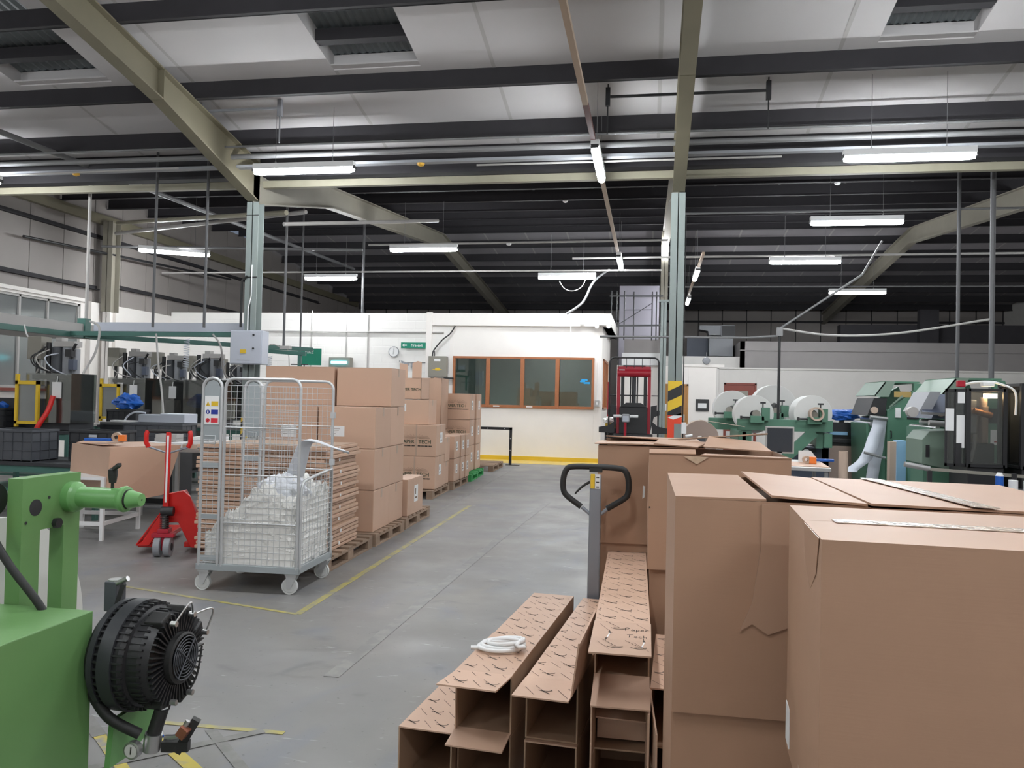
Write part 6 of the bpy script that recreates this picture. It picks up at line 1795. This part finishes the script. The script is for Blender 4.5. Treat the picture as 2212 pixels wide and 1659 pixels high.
# drawing on the handwritten flap
def stroke(mb, pts, z, t=.0022):
    for a, b in zip(pts[:-1], pts[1:]):
        d = Vector((b[0] - a[0], b[1] - a[1])); L = d.length
        if L < 1e-6: continue
        s = Vector((-d.y, d.x)) / L * t / 2; e = d / L * t * .3
        mb.quad([(a[0] + s.x - e.x, a[1] + s.y - e.y, z), (b[0] + s.x + e.x, b[1] + s.y + e.y, z), (b[0] - s.x + e.x, b[1] - s.y + e.y, z), (a[0] - s.x - e.x, a[1] - s.y - e.y, z)])
def flap_art():
    # flap local frame: u across (0..w), v from crease (0) to free edge (1)
    fl = .30; w = .213; h = .215
    def glyphs(word, u0, v0, s):
        G = {'P': [[(0, 0), (.05, 1.15), (.35, 1.3), (.65, 1.05), (.45, .7), (.08, .62)]], 'a': [[(.45, .5), (.15, .55), (.0, .2), (.2, 0), (.45, .35), (.47, .05), (.6, 0)]],
             'p': [[(.05, -.5), (.1, .5), (.4, .55), (.5, .25), (.3, 0), (.08, .08)]], 'e': [[(.05, .28), (.45, .32), (.4, .55), (.12, .5), (.02, .15), (.25, 0), (.5, .08)]],
             'r': [[(.08, 0), (.08, .5)], [(.08, .3), (.25, .5), (.5, .52)]], 'T': [[(-.1, 1.1), (.75, 1.25)], [(.3, 1.18), (.22, 0)]],
             'c': [[(.45, .5), (.15, .52), (.03, .2), (.25, 0), (.5, .1)]], 'h': [[(.05, 1.0), (.05, 0)], [(.05, .3), (.25, .5), (.42, .35), (.45, 0)]]}
        out = []; x = 0
        for ch in word:
            for st in G[ch]: out.append([(u0 + (x + a) * s, v0 + b * s) for a, b in st])
            x += .95 if ch in 'PT' else .72
        return out
    mb = MB()
    def place(pts): return pts
    S = []
    S += glyphs('Paper', .118, -.085, .024)
    S += glyphs('Tech', .128, -.150, .024)
    mbi = MB()
    for s in S: stroke(mbi, s, 0, .0024)
    # printed lines
    P = MB()
    for a, b in (((.020, -.030), (.070, -.115)), ((.160, -.015), (.205, -.075)), ((.018, -.200), (.062, -.265)), ((.150, -.195), (.205, -.27))):
        stroke(P, [a, b], 0, .0015)
    def swoosh(cx, cy):
        stroke(P, [(cx - .03 + .007 * i, cy - .006 - .010 * math.sin(math.pi * i / 8)) for i in range(9)], 0, .0035)
        stroke(P, [(cx - .022 + .006 * i, cy + .002 - .007 * math.sin(math.pi * i / 8)) for i in range(9)], 0, .0018)
        for k in range(5): stroke(P, [(cx - .05 + k * .011, cy + .055 - k * .012), (cx - .044 + k * .011, cy + .048 - k * .012)], 0, .003)
    swoosh(.095, -.060); swoosh(.085, -.235); swoosh(.205 - .035, -.235)
    for cx, cy in ((.058, -.105), (.185, -.175)):
        stroke(P, [(cx, cy), (cx + .004, cy - .012)], 0, .0075)
        stroke(P, [(cx, cy + .018), (cx + .002, cy)], 0, .003)
        stroke(P, [(cx - .010, cy - .065), (cx - .006, cy - .06)], 0, .007)
    stroke(P, [(.05, -.17), (.046, -.185)], 0, .005)
    W_ = MB()
    for cx, cy in ((.058, -.118), (.185, -.188)): stroke(W_, [(cx + .003, cy), (cx - .006, cy - .045)], 0, .005)
    def bend(m): m.v = [(x, y, h + .0012 + (-.03) * (-y / fl)) for x, y, z in m.v]
    for m in (mbi, P, W_): bend(m)
    return ((mbi, 2), (P, 1), (W_, 3))

def tube_box(x, y, z, w, h, L, rz, label, top_flap=(.16, .0, -.05), left=None, right=None, bottom=None, printed=True, seedx=0., handwriting=False, rx=0):
    """long square carton lying along +Y, near end open with splayed flaps"""
    r = empty('long_printed_carton', (x, y, z), math.radians(rz), label, 'box', None)
    r.rotation_euler = (math.radians(rx), 0, math.radians(rz))
    t = .006
    MB().box(0, t, 0, L, t, h - t).build('side_wall', 'card_in', r)
    MB().box(w - t, w, 0, L, t, h - t).build('side_wall', 'card_in', r)
    mb = MB().box(0, w, 0, L, h - t, h)
    if printed: prints(mb, w, 0.01, L - .01, h + .0006, seedx)
    mb.build('top_panel', ['card', 'ink2'], r)
    MB().box(0, w, 0, L, 0, t).build('bottom_panel', 'card_in', r)
    MB().box(t, w - t, L - t, L, t, h - t).build('end_panel', 'card_in', r)
    fl, dx, dz = top_flap
    if fl:
        a = [(-.002, 0, h), (w + .002, 0, h), (w + .004 + dx, -fl * 1.02, h + dz), (-.004 + dx, -fl, h + dz)]
        mb = MB().slab([a[1], a[0], a[3], a[2]], t)
        if printed and not handwriting:
            sub = MB(); prints(sub, w, -fl + .01, -.01, 0, seedx + .03, 1)
            sub.v = [(px + dx * (-py / fl), py, h + .001 + dz * (-py / fl)) for px, py, pz in sub.v]
            mb.add(sub.v, sub.f, 1)
        if handwriting:
            for m_, k_ in flap_art(): mb.add(m_.v, m_.f, k_)
        mb.build('end_flap', ['card', 'ink2', 'ink', 'paper'], r)
    if left:
        l, o, dzz = left
        MB().slab([(0, 0, h - .008), (0, 0, .008), (-o, -l, .0 + dzz), (-o, -l, h - .03 + dzz)], t).build('side_flap', 'card', r)
    if right:
        l, o, dzz = right
        MB().slab([(w, 0, .008), (w, 0, h - .008), (w + o, -l, h - .02 + dzz), (w + o, -l, .0 + dzz)], t).build('side_flap', 'card', r)
    if bottom:
        l, dzz = bottom
        MB().slab([(0, 0, .006), (w, 0, .006), (w, -l, .006 + dzz), (0, -l, .006 + dzz)], t).build('bottom_flap', 'card', r)
    return r
M['ink2'] = mat('printed_pattern_ink', (.10, .075, .06), .8)
H1 = .235
# left bottom carton (mostly hidden), its neighbours and the top one
tube_box(-.965, 3.10, .0, .225, H1, 1.35, -5, 'lowest printed carton at the far left, only its corner showing', (0, 0, 0), None, None, None)
MBf = MB().box(-.90, -.67, 3.088, 3.094, .0, .23)
tube_box(-.73, 3.13, .0, .218, H1, 1.35, -5, 'printed carton on the floor under the one with the white hose', (.0, 0, 0))
tube_box(-.735, 3.12, H1 + .002, .225, H1, 1.33, -5, 'left printed carton with a coil of white hose on it', (.19, -.015, .005), (.02, .0, 0), None, (.13, -.02))
tube_box(-.455, 3.08, .0, .205, H1, 1.32, -5, 'printed carton on the floor under the middle one', (.0, 0, 0))
tube_box(-.455, 3.10, H1 + .002, .205, H1, 1.30, -5, 'middle printed carton with a tall side flap standing up', (.17, -.01, -.012), None, None, None, seedx=.04)
tube_box(-.19, 3.10, .0, .20, H1, .42, 0, 'lowest carton of the middle column, open end towards the camera', (0, 0, 0), (.06, .01, 0), (.06, .01, 0), None)
tube_box(-.19, 3.06, H1 + .002, .20, H1, .46, 0, 'carton with inner flaps folded, under the topmost printed carton', (.05, 0, -.01), (.08, .006, -.01), (.08, .006, -.01), None)
T3 = tube_box(-.197, 3.16, 2 * H1 + .006, .213, .215, 1.62, 1.0, 'topmost printed carton with handwriting on its front flap', (.30, -.005, -.03), None, None, (.26, -.03), handwriting=True, seedx=.02)
tube_box(.02, 3.2, .0, .20, H1, 1.2 - .55, -1, 'lowest carton of the right column beside the large cartons', (0, 0, 0))
tube_box(.02, 3.12, H1 + .002, .19, H1 - .01, .72, -2, 'right printed carton squeezed against the large cartons', (.0, 0, .0), (.22, .0, .01), None, None, seedx=.05)
# standing flap of the middle carton, and inner folded shelves
T2 = [o for o in bpy.data.objects if o.get('label', '').startswith('middle printed carton')][0]
MB().slab([(.205, .30, H1), (.200, -.14, H1 - .005), (.225, -.14, H1 + .19), (.225, .25, H1 + .215)], .006).build('standing_flap', 'card', T2)
T4 = [o for o in bpy.data.objects if o.get('label', '').startswith('carton with inner flaps')][0]
MB().slab([(.01, -.02, .13), (.20, -.02, .125), (.20, .25, .16), (.01, .25, .17)], .006).build('folded_flap', 'card', T4)
MB().box(.012, .198, .06, .066, .02, .12).build('inner_wall', 'card', T4)
T5 = [o for o in bpy.data.objects if o.get('label', '').startswith('right printed carton')][0]
MB().slab([(-.004, -.0, .22), (-.004, 0, .0), (.03, -.30, -.02), (.03, -.30, .17)], .006).build('side_flap', 'card', T5)

# coil of white hose
pts = []
for k in range(3):
    for i in range(24):
        a = 2 * math.pi * i / 24 + k * .3
        rr = .086 + .006 * math.sin(a * 2 + k * 2) - .004 * k
        pts.append((-.615 + .010 * k + rr * 1.05 * math.cos(a), 3.40 + rr * .80 * math.sin(a) + .012 * k, .488 + .014 * k * (.6 + .4 * math.sin(a + k))))
pts = [(-.735, 3.36, .486)] + pts + [(-.535, 3.33, .515), (-.505, 3.37, .50)]
tag(MB().tube(smooth_path(pts, 3), .0085, 9).build('coiled_hose', 'paper'), 'knotted coil of thick white hose lying on the left printed carton', 'hose')

# ================================================================ grey hand pallet truck
r = empty('grey_pallet_truck', (-.29, 4.46, 0), math.radians(0), 'grey hand pallet truck with a black loop handle behind the printed cartons', 'pallet truck')
MB().prism([(-.031, 1.14), (.031, 1.14), (.034, .30), (-.036, .30)], -.02, .02, 'Y').build('tiller_bar', 'silver', r, .006)
MB().box(-.045, .045, -.03, .03, .22, .46).build('tiller_knuckle', 'silver', r, .006)
lp = [(-.10, 0, .985), (-.165, 0, 1.03), (-.192, 0, 1.075), (-.192, 0, 1.13), (-.175, 0, 1.168), (-.14, 0, 1.188), (.0, 0, 1.19), (.14, 0, 1.186), (.172, 0, 1.166), (.190, 0, 1.13), (.190, 0, 1.06), (.170, 0, 1.025), (.085, 0, .985 - .01)]
P_ = []
for i, p in enumerate(lp): P_.append(p)
lp = [(-.078, 0, .960), (-.155, 0, 1.015), (-.178, 0, 1.05), (-.180, 0, 1.11), (-.165, 0, 1.160), (-.13, 0, 1.180), (.0, 0, 1.183), (.13, 0, 1.178), (.165, 0, 1.158), (.180, 0, 1.11), (.178, 0, 1.045), (.155, 0, 1.012), (.065, 0, .955)]
MB().tube(smooth_path(lp, 5), .0165, 12).build('loop_handle', 'rubber', r)
for s in (-1, 1): MB().tube([(s * .075, 0, .958), (s * .02, 0, .915)], .010, 8).build('handle_stay', 'silver', r)
MB().box(-.035, .035, -.022, .022, 1.155, 1.178).build('handle_clamp', 'rubber', r)
MB().tube(smooth_path([(-.03, 0, 1.10), (-.07, -.01, 1.075), (-.105, -.015, 1.04), (-.11, -.015, 1.03)], 4), .008, 8, r2=.004).build('release_lever', 'rubber', r)
MB().box(-.027, -.004, -.024, -.021, 1.065, 1.145, 0).box(-.002, .026, -.024, -.021, 1.065, 1.145, 1).box(.004, .02, -.0245, -.024, 1.072, 1.078, 2).box(.004, .02, -.0245, -.024, 1.098, 1.104, 2).box(.004, .02, -.0245, -.024, 1.124, 1.130, 2).build('instruction_sticker', ['yellow', 'paper', 'ink'], r)
MB().box(-.06, .06, .0, .12, .15, .26).build('hydraulic_pump', 'silver', r, .008)
for s in (-1, 1): MB().lathe([(0, -.025), (.09, -.025), (.09, .025), (0, .025)], (s * .035 - 0, .06, .09), 'X', 24).build('steer_wheel', 'rubber', r)
# ================================================================ green unwinder with brake, lower left
GX, GY, GZ = -1.90, 2.52, .78
r = empty('green_unwinder', (GX, GY, 0), 0, 'bright green machine body with a black finned brake at the lower left', 'machine')
MB().box(-.46, 0, -2.2, 0, .0, GZ).build('machine_body', 'green', r, .004)
MB().slab([(-.30, -.62, .001 + GZ), (-.20, -.62, .001 + GZ), (-.235, -.44, .003 + GZ), (-.33, -.44, .001 + GZ)], .001).build('paper_sheet', 'paper', r)
def P(x, y, z): return (x - GX, y - GY, z)
# upright plate with slot
mb = MB()
def pl(y0, y1, z0, z1): mb.box(-2.26 - GX, -2.20 - GX, y0 - GY, y1 - GY, z0, z1)
pl(2.525, 2.82, 1.03, 1.225); pl(2.525, 2.615, .2, 1.03); pl(2.735, 2.82, .2, 1.03)
o = mb.build('upright_plate', 'green', r)
MB().lathe([(0, .001), (.030, .001), (.030, .0)], P(-2.2, 2.59, 1.115), 'X', 26).build('bored_hole', 'purlin', r)
for yy, zz in ((2.545, 1.065), (2.655, 1.145)): MB().lathe([(0, .0015), (.006, .0015), (.006, 0)], P(-2.2, yy, zz), 'X', 10).build('small_hole', 'purlin', r)
MB().lathe([(.0, 0), (.058, 0), (.058, .03), (.052, .04), (.040, .05), (.040, .22), (.047, .222), (.050, .235), (.047, .245), (.036, .248), (.032, .252), (.036, .256), (.024, .305), (0, .305)], P(-2.20, 2.765, 1.135), 'X', 36).build('shaft_boss', 'green_l', r)
MB().lathe([(0.037, .246), (.0375, .246), (.0375, .254), (.036, .254)], P(-2.20, 2.765, 1.135), 'X', 30).build('black_seal', 'rubber', r)
MB().lathe([(0, .3055), (.004, .3055)], P(-2.20, 2.765, 1.135), 'X', 10).build('centre_mark', 'purlin', r)
MB().cyl(P(-2.02, 2.765, 1.17), P(-2.02, 2.765, 1.20), .006, 8).lathe([(0, 0), (.013, .0), (.017, .03), (.017, .05), (.008, .056), (0, .056)], P(-2.02, 2.765, 1.195), 'Z', 12).beam(P(-2.02, 2.765, 1.245), P(-1.96, 2.72, 1.27), .014, .012).build('clamp_lever', 'rubber', r)
MB().lathe([(0, 0), (.020, 0), (.020, .018), (0, .018)], P(-2.2, 2.69, 1.045), 'X', 6).build('hex_bolt', 'black', r)
# big paper roll behind
q = empty('white_paper_roll', (-2.45, 2.68, .55), 0, 'big white paper roll behind the green upright plate', 'paper roll')
MB().lathe([(.05, -.5), (.50, -.5), (.50, 0), (.05, 0), (.05, -.5)], (0, 0, 0), 'X', 72).build('wound_paper', 'paperend', q)
MB().lathe([(0, -.52), (.05, -.52), (.05, .18), (0, .18)], (0, 0, 0), 'X', 20).build('spindle', 'steel', q)
# cables and motor at the left edge
MB().tube(smooth_path([P(-2.30, 2.50, 1.20), P(-2.28, 2.46, 1.08), P(-2.20, 2.46, .95), P(-2.10, 2.48, .82), P(-2.07, 2.49, .77)], 6), .014, 9).build('black_cable', 'rubber', r)
MB().lathe([(0, -.1), (.06, -.1), (.06, .0), (0, 0)], P(-2.29, 2.50, 1.15), 'X', 22).build('end_motor', 'black', r)
MB().cyl(P(-2.28, 2.48, 1.12), P(-2.28, 2.48, 1.02), .012, 8).build('yellow_ferrule', 'yellow', r)
# brake
def brake():
    cy, cz = 2.64, .60
    b = empty('pneumatic_brake', P(-1.9, cy, cz), 0); b.parent = r
    MB().lathe([(0, .0), (.16, .0), (.175, .02), (.180, .10), (.185, .14), (.175, .155), (.165, .16), (.165, .20), (.150, .235), (.085, .245), (0, .245)], (0, 0, 0), 'X', 56).build('brake_drum', 'black', b)
    mb = MB()
    n = 46
    for i in range(n):     # cooling fins over rim and face
        a = 2 * math.pi * i / n
        c, s = math.cos(a), math.sin(a)
        R = Matrix.Rotation(a, 3, 'X')
        mb.cbox(R @ Vector((.10, .183, 0)), (.12, .010, .006), 0, R)
        mb.cbox(R @ Vector((.192, .160, 0)), (.045, .018, .006), 0, R)
        mb.cbox(R @ Vector((.248, .128, 0)), (.018, .068, .005), 0, R)
    mb.build('cooling_fins', 'black', b)
    MB().lathe([(.182, .03), (.192, .03), (.192, .05), (.182, .05)], (0, 0, 0), 'X', 48).lathe([(.182, .07), (.194, .07), (.194, .12), (.182, .12)], (0, 0, 0), 'X', 48).build('vent_band', 'darkgrey2', b)
    MB().lathe([(.075, .24), (.09, .24), (.09, .275), (.082, .28), (.075, .275)], (0, 0, 0), 'X', 40).build('fan_shroud', 'rubber', b)
    g = MB()
    for rr in (.075, .064, .053, .042, .031, .020): g.tube([(.284, rr * math.cos(2 * math.pi * i / 32), rr * math.sin(2 * math.pi * i / 32)) for i in range(32)], .0022, 5, closed=True)
    for a in (50, 140):
        c, s = math.cos(math.radians(a)) * .078, math.sin(math.radians(a)) * .078
        g.tube([(.287, -c, -s), (.287, c, s)], .0028, 5)
    g.build('fan_grille', 'darkgrey', b)
    MB().lathe([(0, .25), (.03, .25), (.03, .262), (0, .262)], (0, 0, 0), 'X', 20).build('fan_hub', 'darkgrey2', b)
    for ang in (70, 115, 250, 290, 20):
        R = Matrix.Rotation(math.radians(ang), 3, 'X')
        MB().cbox(R @ Vector((.215, .15, 0)), (.07, .055, .06), 0, R).build('caliper', 'rubber', b, .006)
        p = R @ Vector((.262, .150, 0))
        MB().cyl(p, p + Vector((.022, 0, 0)), .010, 10).build('bleed_nipple', 'steel', b)
    for a0, a1 in ((70, 115), (20, 68)):
        q0, q1 = math.radians(a0), math.radians(a1); qm = (q0 + q1) / 2
        pts = [(.275, .15 * math.cos(q0), .15 * math.sin(q0)), (.30, .20 * math.cos(qm), .20 * math.sin(qm)), (.275, .15 * math.cos(q1), .15 * math.sin(q1))]
        MB().tube(smooth_path(pts, 6), .0035, 6).build('brake_pipe', 'steel', b)
    MB().tube(smooth_path([(.255, .06, -.15), (.262, .11, -.10), (.262, .14, .0)], 6), .004, 6).build('brake_wire', 'rubber', b)
    # filter regulator with gauge under the drum
    MB().cyl((.24, -.07, -.16), (.22, -.08, -.24), .024, 16).build('regulator_knob', 'rubber', b)
    MB().lathe([(0, .0), (.018, .0)], (.243, -.068, -.157), 'Z', 16).build('knob_cap', 'paper', b)
    MB().cyl((.22, -.08, -.24), (.21, -.08, -.30), .03, 14).build('regulator_body', 'steel', b)
    MB().lathe([(0, -.024), (.024, -.024), (.030, -.022), (.030, 0), (0, 0)], (.17, -.11, -.285), 'Y', 24).build('pressure_gauge', 'steel', b)
    MB().lathe([(0, -.0255), (.023, -.0255)], (.17, -.11, -.285), 'Y', 24).build('gauge_dial', 'paperend', b)
    MB().beam((.17, -.137, -.295), (.172, -.137, -.27), .002, .003).build('gauge_needle', 'ink', b)
    MB().tube(smooth_path([(.0, -.12, -.10), (.08, -.13, -.18), (.18, -.1, -.24)], 5), .018, 8).build('air_line', 'rubber', b)
    MB().beam((.24, -.06, -.29), (.33, -.04, -.29), .03, .035).beam((.29, -.05, -.31), (.35, -.03, -.20), .028, .03).build('elbow_valve', 'rubber', b)
    MB().beam((.31, -.06, -.25), (.33, -.06, -.22), .034, .032).build('copper_clamp', mat('copper_clamp', (.35, .13, .08), .4, .5), b)
    MB().tube(smooth_path([(.25, -.06, -.26), (.30, -.06, -.25), (.33, -.05, -.20)], 4), .010, 8).build('silver_pipe', 'steel', b)
    MB().tube(smooth_path([(.24, -.06, -.255), (.27, -.065, -.26), (.31, -.06, -.235)], 4), .004, 6).build('blue_line', 'blue', b)
    MB().prism([(-.10, -.20), (.14, -.20), (.14, -.28), (.08, -.33), (-.02, -.36), (-.12, -.36)], .06, .08, 'X').build('splash_guard', 'green_l', b)
    MB().box(-.08, -.03, .04, .10, .13, .24).build('bracket_block', 'darkgrey', b, .004)
    MB().cyl((-.055, .07, .22), (-.055, .07, .245), .025, 14).cyl((-.055, .05, .225), (.01, .05, .255), .010, 10).build('silver_actuator', 'steel', b)
    MB().beam((-.03, .03, .12), (.0, .04, .235), .016, .016).build('black_strut', 'rubber', b)
brake()
